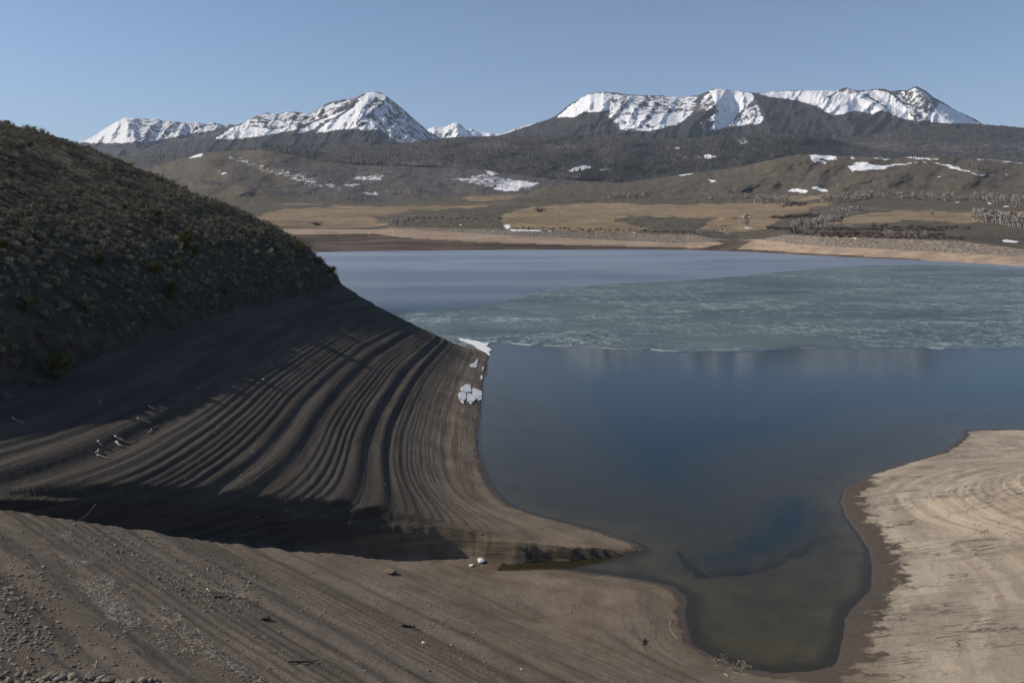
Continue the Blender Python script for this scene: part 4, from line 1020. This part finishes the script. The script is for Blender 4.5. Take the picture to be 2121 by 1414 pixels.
# ---- driftwood
def wood(name, a, b, rad, label, cat='driftwood', mat=None, lift=0.0, bend=0.12, lift_b=None, seed=0, fork=False):
    pa, pb = hit(*a), hit(*b)
    if pa is None or pb is None: return
    r = random.Random(seed * 7 + int(a[0]))
    A = Vector(pa) + Vector((0, 0, rad + lift)); B = Vector(pb) + Vector((0, 0, rad + (lift if lift_b is None else lift_b)))
    d = B - A; side = d.cross(Vector((0, 0, 1))).normalized(); pts = []; rr = []
    for i in range(7):
        t = i / 6
        q = A + d * t + side * (math.sin(t * math.pi) * bend * d.length * r.uniform(.6, 1.2)) + Vector((0, 0, r.uniform(0, .04)))
        pts.append(q); rr.append(rad * (1.15 - .75 * t) * r.uniform(.85, 1.15))
    parts = [tube(pts, rr, 7)]
    if fork:
        q = pts[3]; e = q + (d.normalized() * .35 + side * r.choice((-.4, .4)) + Vector((0, 0, .25))) * d.length * .5
        parts.append(tube([q, (q + e) / 2 + Vector((0, 0, .05)), e], [rad * .6, rad * .45, rad * .15], 6))
    v, f = merge(parts)
    o = tri_clean(name, v, f, [mat or M_wood], True)
    return tag(o, label, cat)
for k, (a, b, rad, lab, fork) in enumerate((
    ((308, 842), (339, 854), .09, 'pale forked branch, highest of the driftwood on the terraced bank', True), ((284, 868), (314, 877), .075, 'pale thin stick just below the highest forked branch on the bank', False),
    ((237, 905), (264, 918), .10, 'pale knobbly branch above the short white plank on the bank', True), ((241, 917), (255, 928), .12, 'short bright white log lying on the terraced bank', False),
    ((203, 915), (214, 926), .08, 'short grey stick left of the short white log', False), ((199, 940), (204, 931), .09, 'stub of pale wood at the left end of the low driftwood', False),
    ((201, 943), (238, 951), .065, 'long thin stick, lowest of the driftwood on the terraced bank', False), ((307, 897), (313, 889), .07, 'small grey stub right of the driftwood on the bank', False),
    ((229, 902), (284, 909), .05, 'very long thin dark twig above the short white log', False), ((206, 832), (211, 839), .05, 'tiny stick in the shade high on the bare bank', False), ((25, 867), (49, 877), .06, 'lone grey stick near the left edge in the shaded bank', False),
    ((522, 936), (530, 940), .06, 'small pale stick lying across the middle terraces', False))):
    wood('driftwood_branch', a, b, rad, lab, seed=k, fork=fork, mat=M_darkwood if 'dark' in lab else M_wood)
def stick_up():
    p = hit(160, 1076)
    A = Vector(p) + Vector((0, 0, -.1)); D = p[1] + .4
    B = Vector(((199 - CX) / F * D, D, H - (1043 - YH) / F * D)); m_ = (A + B) / 2 + Vector((0, 0, -.18)); m2 = A + (B - A) * .8 + Vector((.06, 0, .02))
    v, f = tube([A, m_, m2, B], [.075, .06, .045, .02], 7)
    tag(tri_clean('driftwood_branch', v, f, [M_wood], True), 'bent pale branch sticking up from the crest above the dark gully', 'driftwood')
stick_up()
for a, b, rad, lab, mt in (((444, 1238), (473, 1237), .07, 'straight dark log lying among pebbles on the near bank', M_darkwood), ((597, 1371), (660, 1369), .05, 'long thin dark stick near the bottom of the near bank', M_darkwood), ((832, 1297), (860, 1300), .09, 'short dark forked branch alone on the near bank', M_darkwood),
                       ((1337, 1325), (1341, 1348), .07, 'short dark log in a groove beside the shallow cove', M_darkwood), ((1392, 1285), (1405, 1325), .035, 'thin pale curved stick on the wet rim of the cove', M_wood), ((429, 1222), (437, 1227), .08, 'short bright white stick above the dark log on the near bank', M_wood),
                       ((1500, 1396), (1525, 1406), .04, 'thin pale twig on mud below the end of the cove', M_wood), ((1078, 1386), (1088, 1391), .045, 'tiny pale stick at the lower edge of the near bank', M_wood), ((88, 1348), (115, 1356), .04, 'thin pale curved twig near the loose boulders', M_wood), ((178, 1402), (200, 1382), .035, 'pale upright twig standing in the row of boulders', M_wood)):
    wood('driftwood_stick', a, b, rad, lab, mat=mt, fork='forked' in lab, lift_b=.3 if 'upright' in lab else None)

# ---- stranded ice
def ice_piece(pts, thick, label, mat=None, name='ice_slab'):
    q = []
    for X_, Y_ in pts:
        p = hit(600 + X_ / 2.02, 500 + Y_ / 2.02)
        if p is None: return
        q.append(p)
    q = np.array(q)
    fine = resample(q[:, :2], .18, True, .05, int(q[0, 0] * 10) & 255)
    zz = ground_z(fine[:, 0], fine[:, 1])
    o = slab(name, fine, np.maximum(zz, 0) + thick, thick + .12, mat or M_white)
    return tag(o, label, 'ice slab')
for pts, lab in (([(738, 600), (755, 603), (761, 630), (738, 633), (718, 626), (715, 616)], 'upper left white slab of the broken ice on the bank'), ([(766, 614), (785, 622), (803, 630), (805, 645), (785, 657), (768, 640), (763, 626)], 'right hand white slab of the broken ice on the bank'),
                 ([(705, 642), (720, 630), (736, 637), (739, 655), (728, 668), (711, 662)], 'lower left white slab of the broken ice on the bank'), ([(743, 638), (764, 642), (781, 660), (770, 672), (742, 672)], 'lower middle white slab of the broken ice on the bank'),
                 ([(787, 661), (803, 650), (802, 665), (790, 667)], 'small ice piece between the broken slabs and the water'), ([(714, 667), (729, 671), (727, 678)], 'sliver of ice under the lower left slab'), ([(750, 675), (765, 674), (761, 680)], 'sliver of ice under the lower middle slab'),
                 ([(788, 490), (786, 505), (781, 527), (760, 527), (752, 517), (770, 509)], 'ragged thin ice patch near the point of the bank'), ([(799, 565), (807, 562), (808, 578), (800, 579)], 'small ice block at the waterline above the broken slabs'), ([(806, 528), (812, 527), (811, 540), (807, 542)], 'tiny ice block at the waterline below the snowy point')):
    ice_piece(pts, .22 if 'ragged' not in lab else .08, lab)
rock_srcs = [rock_shape(800 + k, .72) for k in range(8)]
def boulder(px, py, wpx, mat, label, cat='boulder', group=None, name='boulder', flat=None, seed=0):
    p = hit(px, py)
    if p is None: return
    s = wpx / F * p[1]
    o = mesh_np(name, rock_srcs[seed % 8][0], rock_srcs[seed % 8][1], [mat], False)
    o.location = (p[0], p[1], p[2] + s * .12); o.scale = (s, s * .9, s * (flat or 1)); o.rotation_euler = (0, 0, seed * 1.3)
    return tag(o, label, cat, None, group)
boulder(997, 1163, 22, M_white, 'larger bluish ice block stranded in the dark gully', 'ice block', None, 'ice_block', .7, 3)
boulder(977, 1172, 12, M_white, 'smaller ice block stranded in the dark gully', 'ice block', None, 'ice_block', .7, 5)
boulder(549, 1283, 24, M_darkwood, 'dark wet stone casting a shadow on the near bank', 'stone', None, 'stone', .8, 1)
boulder(879, 1333, 13, M_pale, 'white stone alone on the lower near bank', 'stone', None, 'stone', 1, 2)
boulder(808, 1186, 34, M_mud, 'dark lump of mud on the edge of the gully', 'mud lump', None, 'mud_lump', .7, 4)
boulder(274, 1151, 7, M_pale, 'small white stone on the left part of the near bank', 'stone', None, 'stone', 1, 6)
boulder(545, 786, 6, M_pale, 'white stone on the upper terraces of the bank', 'stone', None, 'stone', 1, 7)
boulder(155, 1087, 10, M_stone, 'round stone beside the bent branch on the gully crest', 'stone', None, 'stone', .8, 2)

# snow left along the point
def snow_rim():
    px = [(948, 703), (960, 703), (972, 705), (985, 708), (998, 711), (1014, 713), (1006, 717), (1016, 726), (1012, 736), (1005, 731), (985, 717), (958, 707)]
    q = resample(np.array([W0(*p) for p in px]), .6, True, .7, 9)
    o = slab('snow_rim', q, .32 + .12 * fbm(q[:, 0] / 2, q[:, 1] / 2, 3, 4), .4, M_snow)
    tag(o, 'white rim of snow along the icy side of the bank point', 'snow', 'stuff')
snow_rim()

# ---- loose boulders at the foot of the embankment
k = 0
for i in range(95):
    u = i / 95
    px = rng.uniform(-15, 345); py = 1418 - rng.uniform(0, 1) ** 1.6 * (34 - 0.06 * px) + 6
    boulder(px, py, rng.uniform(9, 26) * (1 if px < 250 else .8), M_stone, 'grey brown boulder in the rubble row along the bottom edge', 'boulder', 'boulders in the rubble row', 'boulder', rng.uniform(.7, 1.1), i)
for i in range(70):
    t = rng.uniform(0, 1)
    px = rng.normal(20, 26) if i % 3 else rng.normal(70, 25); py = 1160 + t * 205 if i % 3 else rng.normal(1325, 22)
    if px < -15: px = -px
    boulder(px, py, rng.uniform(5, 13), M_stone, 'stone in the loose cobbles on the left end of the near bank', 'stone', 'cobbles at the left end of the near bank', 'stone', rng.uniform(.6, 1), i)

# ---- pebbles and dead reeds on the near bank
def fore_points(n, poly, seed, pw=1.0):
    """random ground points seen inside a picture outline, by marching their sight lines"""
    r = np.random.default_rng(seed)
    a = np.array(poly, float); pts = []
    px = r.uniform(a[:, 0].min(), a[:, 0].max(), n * 3); py = a[:, 1].min() + (a[:, 1].max() - a[:, 1].min()) * r.uniform(0, 1, n * 3) ** pw
    m = inside(px, py, poly); px, py = px[m][:n], py[m][:n]
    D = np.geomspace(20, 130, 130)
    x = (px[:, None] - CX) / F * D; zr = H - (py[:, None] - YH) / F * D
    z, _ = near_ground(x.ravel(), np.broadcast_to(D, x.shape).ravel()); z = z.reshape(x.shape)
    hitm = z >= zr; first = hitm.argmax(1); ok = hitm.any(1) & (first > 0)
    i = np.nonzero(ok)[0]; f1 = first[ok]; f0 = f1 - 1
    g0 = zr[i, f0] - z[i, f0]; g1 = z[i, f1] - zr[i, f1]; t = g0 / (g0 + g1 + 1e-9)
    Dh = D[f0] + (D[f1] - D[f0]) * t; xh = (px[i] - CX) / F * Dh
    return np.stack([xh, Dh, near_ground(xh, Dh)[0]], -1)
peb = [(v * np.array([1, 1, .8]), f) for v, f in (rock_shape(850 + k, .75) for k in range(5))]
import bmesh
def pebble_shape(seed):
    r = np.random.default_rng(seed); bm = bmesh.new(); bmesh.ops.create_icosphere(bm, subdivisions=1, radius=.5)
    for v in bm.verts: v.co *= r.uniform(.75, 1.15); v.co.z *= .7
    V = np.array([v.co[:] for v in bm.verts]); Fc = np.array([[v.index for v in f.verts] for f in bm.faces]); bm.free(); return V, Fc
peb = [pebble_shape(860 + k) for k in range(6)]
Q = [fore_points(1150, [(0, 1085), (200, 1092), (400, 1135), (560, 1175), (640, 1260), (560, 1330), (300, 1270), (150, 1260), (0, 1290)], 1),
     fore_points(1300, [(120, 1095), (330, 1110), (520, 1180), (560, 1290), (420, 1260), (230, 1170)], 2), fore_points(1100, [(500, 1170), (800, 1200), (960, 1260), (1060, 1400), (900, 1380), (640, 1290)], 3),
     fore_points(450, [(0, 1190), (110, 1180), (130, 1290), (60, 1414), (0, 1414)], 4), fore_points(700, [(0, 1300), (300, 1280), (700, 1340), (1000, 1414), (0, 1414)], 5), fore_points(500, [(850, 1195), (1150, 1200), (1350, 1230), (1400, 1330), (1100, 1300)], 6)]
Q = np.concatenate(Q)
ps = np.exp(rng.normal(math.log(.095), .45, len(Q))) * np.where(Q[:, 0] < -18, 1.05, .8)
Q[:, 2] += ps * .1
o = scatter_mesh('pebbles', peb, Q, np.clip(ps, .03, .4), M_stone)
tag(o, 'small grey brown pebbles strewn over the near bank', 'pebbles', 'stuff')
Q = np.concatenate([fore_points(420, [(-20, 860), (300, 720), (480, 690), (840, 760), (840, 1120), (620, 1120), (200, 1040), (0, 1040)], 7), fore_points(160, [(830, 790), (990, 820), (1000, 980), (1250, 1110), (1000, 1150), (830, 1110)], 8)])
ps = np.exp(rng.normal(math.log(.11), .4, len(Q)))
o = scatter_mesh('pebbles', peb, Q, np.clip(ps, .04, .35), M_stone)
tag(o, 'scattered small stones on the terraced bank', 'pebbles', 'stuff')
def reed_shape(seed):
    r = np.random.default_rng(seed); V = []; Fc = []
    for i in range(14):
        a = r.normal(.7, .9) + (3.14 if r.uniform() < .5 else 0); L = r.uniform(.12, .45); p = np.array([r.normal(0, .25), r.normal(0, .25), r.uniform(0, .10)])
        q = p + np.array([math.cos(a) * L, math.sin(a) * L, r.uniform(-.02, .07)]); s = np.cross(q - p, r.normal(size=3)); s = s / np.linalg.norm(s) * .011
        o_ = len(V); V += [p - s, p + s, q + s * .5, q - s * .5]; Fc.append((o_, o_ + 1, o_ + 2, o_ + 3))
    return np.array(V), np.array(Fc)
Q = np.concatenate([fore_points(260, [(155, 1205), (200, 1215), (270, 1285), (300, 1305), (245, 1300), (190, 1250)], 11), fore_points(40, [(200, 1195), (245, 1210), (225, 1225), (195, 1215)], 12), fore_points(240, [(320, 1255), (350, 1270), (430, 1345), (540, 1410), (500, 1412), (400, 1345), (330, 1285)], 13),
                    fore_points(45, [(270, 1280), (340, 1320), (380, 1370), (330, 1340)], 14), fore_points(24, [(110, 1150), (180, 1165), (150, 1180)], 15), fore_points(30, [(95, 1095), (140, 1105), (150, 1125), (110, 1115)], 16), fore_points(25, [(440, 1200), (520, 1250), (500, 1270), (450, 1225)], 17), fore_points(14, [(1470, 1350), (1560, 1378), (1540, 1400), (1460, 1370)], 18)])
o = scatter_mesh('dead_reeds', [reed_shape(880 + k) for k in range(5)], Q, rng.uniform(.5, 1.1, len(Q)), M_reed)
tag(o, 'pale dead reeds washed into lines on the near bank', 'dead reeds', 'stuff')
tv, tf = twig_shape(905, 26, .5, .8, .012)
p = hit(1541, 1384); o = mesh_np('dry_grass_tuft', tv * .8, tf, [M_reed], False); o.location = p; tag(o, 'dry pale grass tuft at the foot of the shallow cove', 'grass tuft')

# ---- trees of the far country
def cone_tree(seed):
    r = np.random.default_rng(seed); V = []; Fc = []
    for (z0, z1, rad) in ((.06, .55, .17), (.32, .78, .125), (.58, 1.0, .08)):
        o_ = len(V); k = 6
        for j in range(k):
            a = 2 * math.pi * j / k + z0 * 3; rr = rad * r.uniform(.65, 1.2); V.append((math.cos(a) * rr, math.sin(a) * rr, z0 + r.uniform(-.03, .03)))
        V.append((0, 0, z1))
        for j in range(k): Fc.append((o_ + j, o_ + (j + 1) % k, o_ + k))
    return np.array(V), np.array(Fc)
cones = [cone_tree(900 + k) for k in range(4)]
def sheet_points(S, n, fn, u0, u1, y0, y1, seed):
    r = np.random.default_rng(seed)
    px = r.uniform(u0, u1, n); py = r.uniform(y0, y1, n)
    pr = fn(px, py); m = r.uniform(0, 1, n) < pr
    px, py = px[m], py[m]
    out = np.empty((len(px), 3)); good = np.ones(len(px), bool)
    jj = np.clip(np.round((px - S.u[0]) / (S.u[1] - S.u[0])).astype(int), 0, len(S.u) - 1)
    for i, (x_, y_, j) in enumerate(zip(px, py, jj)):
        yc = S.Y[::-1, j]
        if y_ < yc[0] or y_ > yc[-1]: good[i] = False; continue
        D = np.interp(y_, yc, S.D[::-1, j]); out[i] = ((x_ - CX) / F * D, D, H - (y_ - YH) / F * D)
    return out[good]
dark = [[(545, 306), (600, 303), (680, 322), (650, 330), (590, 322)], [(1060, 330), (1180, 320), (1400, 335), (1560, 345), (1400, 362), (1240, 372), (1180, 360), (1080, 345)], [(1300, 315), (1500, 285), (1660, 279), (1760, 300), (1800, 315), (1640, 330), (1500, 345), (1300, 340)], [(680, 345), (780, 338), (850, 352), (840, 362), (760, 355)]]
Qf = sheet_points(S_forest, 26000, lambda X_, Y_: np.clip(0.34 + .35 * fbm(X_ / 40, Y_ / 9, 3, 28) + .55 * polys(X_, Y_, dark, 6, 12), 0, 1) * (1 - polys(X_, Y_, snow_d, 2) * .9), 300, 2140, 278, 384, 31)
o = scatter_mesh('forest', cones, Qf, rng.uniform(11, 22, len(Qf)), M_con)
tag(o, 'dense dark conifer forest covering the ridges below the mountains', 'forest', 'stuff')
Qf = sheet_points(S_shoulder, 9000, lambda X_, Y_: np.clip(.75 - .65 * sstep(285, 300, Y_) + .3 * fbm(X_ / 40, Y_ / 9, 3, 29), 0, 1), 1500, 2140, 257, 318, 32)
o = scatter_mesh('forest', cones, Qf, rng.uniform(12, 22, len(Qf)), M_con)
tag(o, 'conifer forest on the long shoulder under the right hand peak', 'forest', 'stuff')
Qf = np.concatenate([sheet_points(S_m, 9000, lambda X_, Y_: m_forest(X_, Y_, 0) * .8, 1040, 2060, 195, 320, 33), sheet_points(S_b, 5000, lambda X_, Y_: (Y_ > 272) * .8, 250, 1060, 262, 325, 34)])
o = scatter_mesh('forest', cones, Qf, rng.uniform(14, 24, len(Qf)), M_con)
tag(o, 'conifer forest up to the snow line of the mountains', 'forest', 'stuff')
Qf = sheet_points(S_forest, 7000, lambda X_, Y_: polys(X_, Y_, dark[:1] + dark[3:] + [[(1180, 350), (1300, 330), (1420, 340), (1380, 362), (1240, 372)], [(1480, 290), (1660, 280), (1760, 303), (1640, 322), (1500, 318)]], 3, 8) * .8 * (1 - polys(X_, Y_, snow_d, 2)), 500, 1800, 278, 384, 38)
o = scatter_mesh('forest', cones, Qf, rng.uniform(16, 28, len(Qf)), M_con)
tag(o, 'darkest green conifer stands on the ridge below the mountains', 'forest', 'stuff')
asp = [[(560, 335), (700, 352), (850, 350), (1030, 356), (1180, 374), (1180, 392), (1100, 402), (1000, 400), (880, 412), (760, 416), (640, 412), (540, 392), (600, 375)], [(440, 392), (560, 388), (560, 404), (450, 402)], [(340, 365), (500, 372), (480, 382), (360, 378)]]
Qa = sheet_points(S_aspen, 9000, lambda X_, Y_: polys(X_, Y_, asp, 8, 14, 6) * np.clip(.5 + .9 * fbm(X_ / 28, Y_ / 7, 3, 44), 0, 1), 330, 1200, 330, 418, 35)
aspk = [bare_tree_shape(930 + k, 9) for k in range(4)]
o = scatter_mesh('aspen_grove', aspk, Qa, rng.uniform(8, 14, len(Qa)), M_aspen)
tag(o, 'leafless grey aspen groves covering the middle slope', 'aspen grove', 'stuff')
Qa = sheet_points(S_aspen, 500, lambda X_, Y_: np.maximum(polys(X_, Y_, [[(410, 374), (465, 378), (470, 386), (415, 384)], [(690, 352), (770, 342), (850, 352), (840, 362), (740, 360)], [(1180, 376), (1300, 372), (1290, 384), (1190, 388)]], 3, 4), 0), 330, 1320, 335, 395, 36)
o = scatter_mesh('forest', cones, Qa, rng.uniform(10, 16, len(Qa)), M_con)
tag(o, 'dark conifer patches scattered on the grey aspen slope', 'forest', 'stuff')
# single trees and shrubs round the meadows of the far shore
tree_src = [shape_mesh('bare_tree', bare_tree_shape(950 + k, 44), M_aspen) for k in range(4)]
will_src = [shape_mesh('willow_shrub', twig_shape(970 + k, 46, .75, .75, .03), M_willow) for k in range(4)]
con_src = shape_mesh('conifer', cone_tree(990), M_con)
def row(S, n, x0, x1, ya, yb, h0, h1, seed, src, label, cat, group):
    r = random.Random(seed)
    for i in range(n):
        px = x0 + (x1 - x0) * (i + r.uniform(.1, .9)) / n; py = ya + (yb - ya) * (px - x0) / (x1 - x0) + r.uniform(-1.6, 1.6)
        p = on_sheet(S, px, py); h = r.uniform(h0, h1) / F * p[1]
        place(src[r.randrange(len(src))], (p[0], p[1], p[2] - .2), h, r.uniform(0, 6.28), label, cat, group)
L1 = 'leafless pale tree in the line behind the far meadow'; G1 = 'leafless trees behind the far meadow'
for k, a in enumerate(((16, 1258, 1336, 416, 416, 13, 20), (4, 1340, 1400, 417, 417, 8, 14), (8, 1405, 1535, 417, 418, 9, 18), (13, 1562, 1630, 422, 424, 16, 24), (15, 1700, 1830, 424, 412, 16, 26), (34, 1830, 2130, 415, 417, 12, 24), (12, 2040, 2130, 420, 424, 16, 24))):
    row(S_shore if a[3] > 413 else S_brown, a[0], a[1], a[2], a[3], a[4], a[5], a[6], 40 + k, tree_src, L1, 'bare tree', G1)
L2 = 'leafless pale tree in the thicket at the right end of the far meadow'
row(S_shore, 30, 2015, 2130, 458, 472, 22, 36, 60, tree_src, L2, 'bare tree', 'leafless trees in the thicket on the right')
row(S_shore, 13, 1640, 1745, 478, 462, 18, 28, 61, tree_src, 'leafless pale tree beside the dry creek mouth on the far shore', 'bare tree', 'leafless trees beside the dry creek')
row(S_shore, 12, 1720, 1790, 452, 440, 14, 22, 62, tree_src, 'leafless tree in the belt climbing from the creek to the back of the meadow', 'bare tree', 'leafless trees in the creek belt')
row(S_shore, 14, 812, 872, 470, 458, 12, 20, 63, tree_src, 'leafless pale tree at the left edge of the low sage bluff', 'bare tree', 'leafless trees at the sage bluff')
row(S_shore, 8, 1440, 1510, 484, 480, 8, 14, 64, tree_src, 'small leafless tree on the low bank left of the dry creek', 'bare tree', 'small trees left of the dry creek')
row(S_shore, 10, 1830, 1920, 492, 494, 12, 22, 65, tree_src, 'leafless tree in front of the brushy bluff on the right', 'bare tree', 'trees in front of the brushy bluff')
def single(S, px, py, hpx, src, label, cat, wf=1.0):
    p = on_sheet(S, px, py); h = hpx / F * p[1]
    place(src, (p[0], p[1], p[2] - .2), h * wf, px * .1, label, cat, None, h)
single(S_shore, 1545, 472, 34, tree_src[1], 'big round leafless tree alone on the meadow left of the creek', 'bare tree', 1.25)
single(S_shore, 1808, 447, 24, tree_src[2], 'pale leafless tree alone on the meadow right of the creek belt', 'bare tree', 1.1)
single(S_shore, 1932, 450, 20, tree_src[3], 'small thin leafless tree alone in the right hand meadow', 'bare tree', 1.2)
single(S_shore, 1546, 418, 20, tree_src[0], 'rounded leafless tree standing taller at the meadow back edge', 'bare tree', 1.2)
single(S_shore, 1117, 439, 13, will_src[1], 'grey bush alone in the left part of the far meadow', 'bush', 1.6)
single(S_shore, 1208, 421, 14, tree_src[2], 'small pale tree left of the long white tree line', 'bare tree', 1.2)
single(S_shore, 657, 467, 12, will_src[2], 'low bush alone on the mud flat by the far inlet', 'bush', 1.9)
for k, (px, py, h) in enumerate(((1454, 417, 10), (2030, 415, 14))):
    single(S_shore, px, py, h, con_src, ('small dark conifer in the middle of the tree line', 'dark conifer in the right part of the tree line')[k], 'conifer')
LW = 'dark leafless willow shrub in the thicket along the far creek'
for k, a in enumerate(((26, 1600, 1700, 452, 448), (22, 1660, 1740, 468, 458), (18, 1590, 1650, 474, 476), (10, 1620, 1670, 428, 424))):
    row(S_shore, a[0], a[1], a[2], a[3], a[4], 7, 12, 80 + k, will_src, LW, 'willow shrub', 'willow shrubs along the far creek')
LB = 'dark leafless shrub on the brushy bluff right of the creek'
for k, a in enumerate(((40, 1640, 1960, 484, 488), (36, 1680, 1960, 476, 478), (30, 1700, 2000, 490, 496), (20, 1800, 2010, 470, 474))):
    row(S_shore, a[0], a[1], a[2], a[3], a[4], 7, 13, 90 + k, will_src, LB, 'shrub', 'shrubs on the brushy bluff')
row(S_shore, 40, 1060, 1440, 473, 482, 4, 8, 99, will_src, 'small dark shrub along the top of the beach bank', 'shrub', 'shrubs along the beach bank')
row(S_shore, 16, 830, 1040, 452, 455, 4, 7, 98, will_src, 'small dark shrub on the low sage bluff', 'shrub', 'shrubs on the sage bluff')
Cb = [(1488, 330), (1890, 325), (1895, 326), (1900, 325), (1906, 326), (1912, 325), (2008, 345), (2018, 348), (2028, 351), (2036, 353), (2044, 355)]
for k, (px, py) in enumerate(Cb[1:]):
    p = on_sheet(S_brown, px, max(py + 2, pl_(B_CR, px) + 2)); h = (9 + k % 3 * 2) / F * p[1]
    place(con_src, (p[0], p[1], p[2] - .5), h, k, 'dark conifer in the clump on the crest of the sage foothill' if k < 5 else 'dark conifer in the slanting strip on the right of the sage foothill', 'conifer', 'conifers on the foothill crest' if k < 5 else 'conifers in the slanting strip')
scr = [twig_shape(1000 + k, 7, .7, .7, .07) for k in range(3)]
Qs = np.concatenate([sheet_points(S_shore, 5200, lambda X_, Y_: np.clip(.35 + .8 * fbm(X_ / 50, Y_ / 5, 3, 61), 0, 1) * (Y_ < np.interp(X_, [500, 760, 1060, 1435, 1480, 1600, 1740, 2121], [470, 470, 474, 482, 478, 478, 488, 500])), 500, 2140, 418, 500, 41),
    sheet_points(S_brown, 4200, lambda X_, Y_: np.clip(.4 + .8 * fbm(X_ / 40, Y_ / 12, 3, 62), 0, 1) * (1 - polys(X_, Y_, snow_b, 3)), 1010, 2140, 322, 415, 42), sheet_points(S_aspen, 3600, lambda X_, Y_: np.clip(.4 + .9 * fbm(X_ / 40, Y_ / 12, 3, 63), 0, 1) * (1 - polys(X_, Y_, snow_c, 3)), 330, 1200, 318, 425, 43)])
o = scatter_mesh('scrub', scr, Qs, np.exp(rng.normal(.45, .4, len(Qs))), M_willow)
tag(o, 'low dark scrub dotted over the far meadows and foothills', 'scrub', 'stuff')
# stones on the far beach
Qs = sheet_points(S_shore, 5200, lambda X_, Y_: np.clip(1 - np.abs(Y_ - np.interp(X_, [700, 1060, 1285, 1435, 1480, 1600, 1625, 1860, 2121], [480, 482, 488, 494, 500, 500, 495, 504, 524])) / 9, 0, 1) * .8, 800, 2140, 474, 535, 37)
o = scatter_mesh('beach_stones', peb, Qs, rng.uniform(.5, 2.0, len(Qs)), M_stone)
tag(o, 'grey stones covering the far beach bank', 'stones', 'stuff')
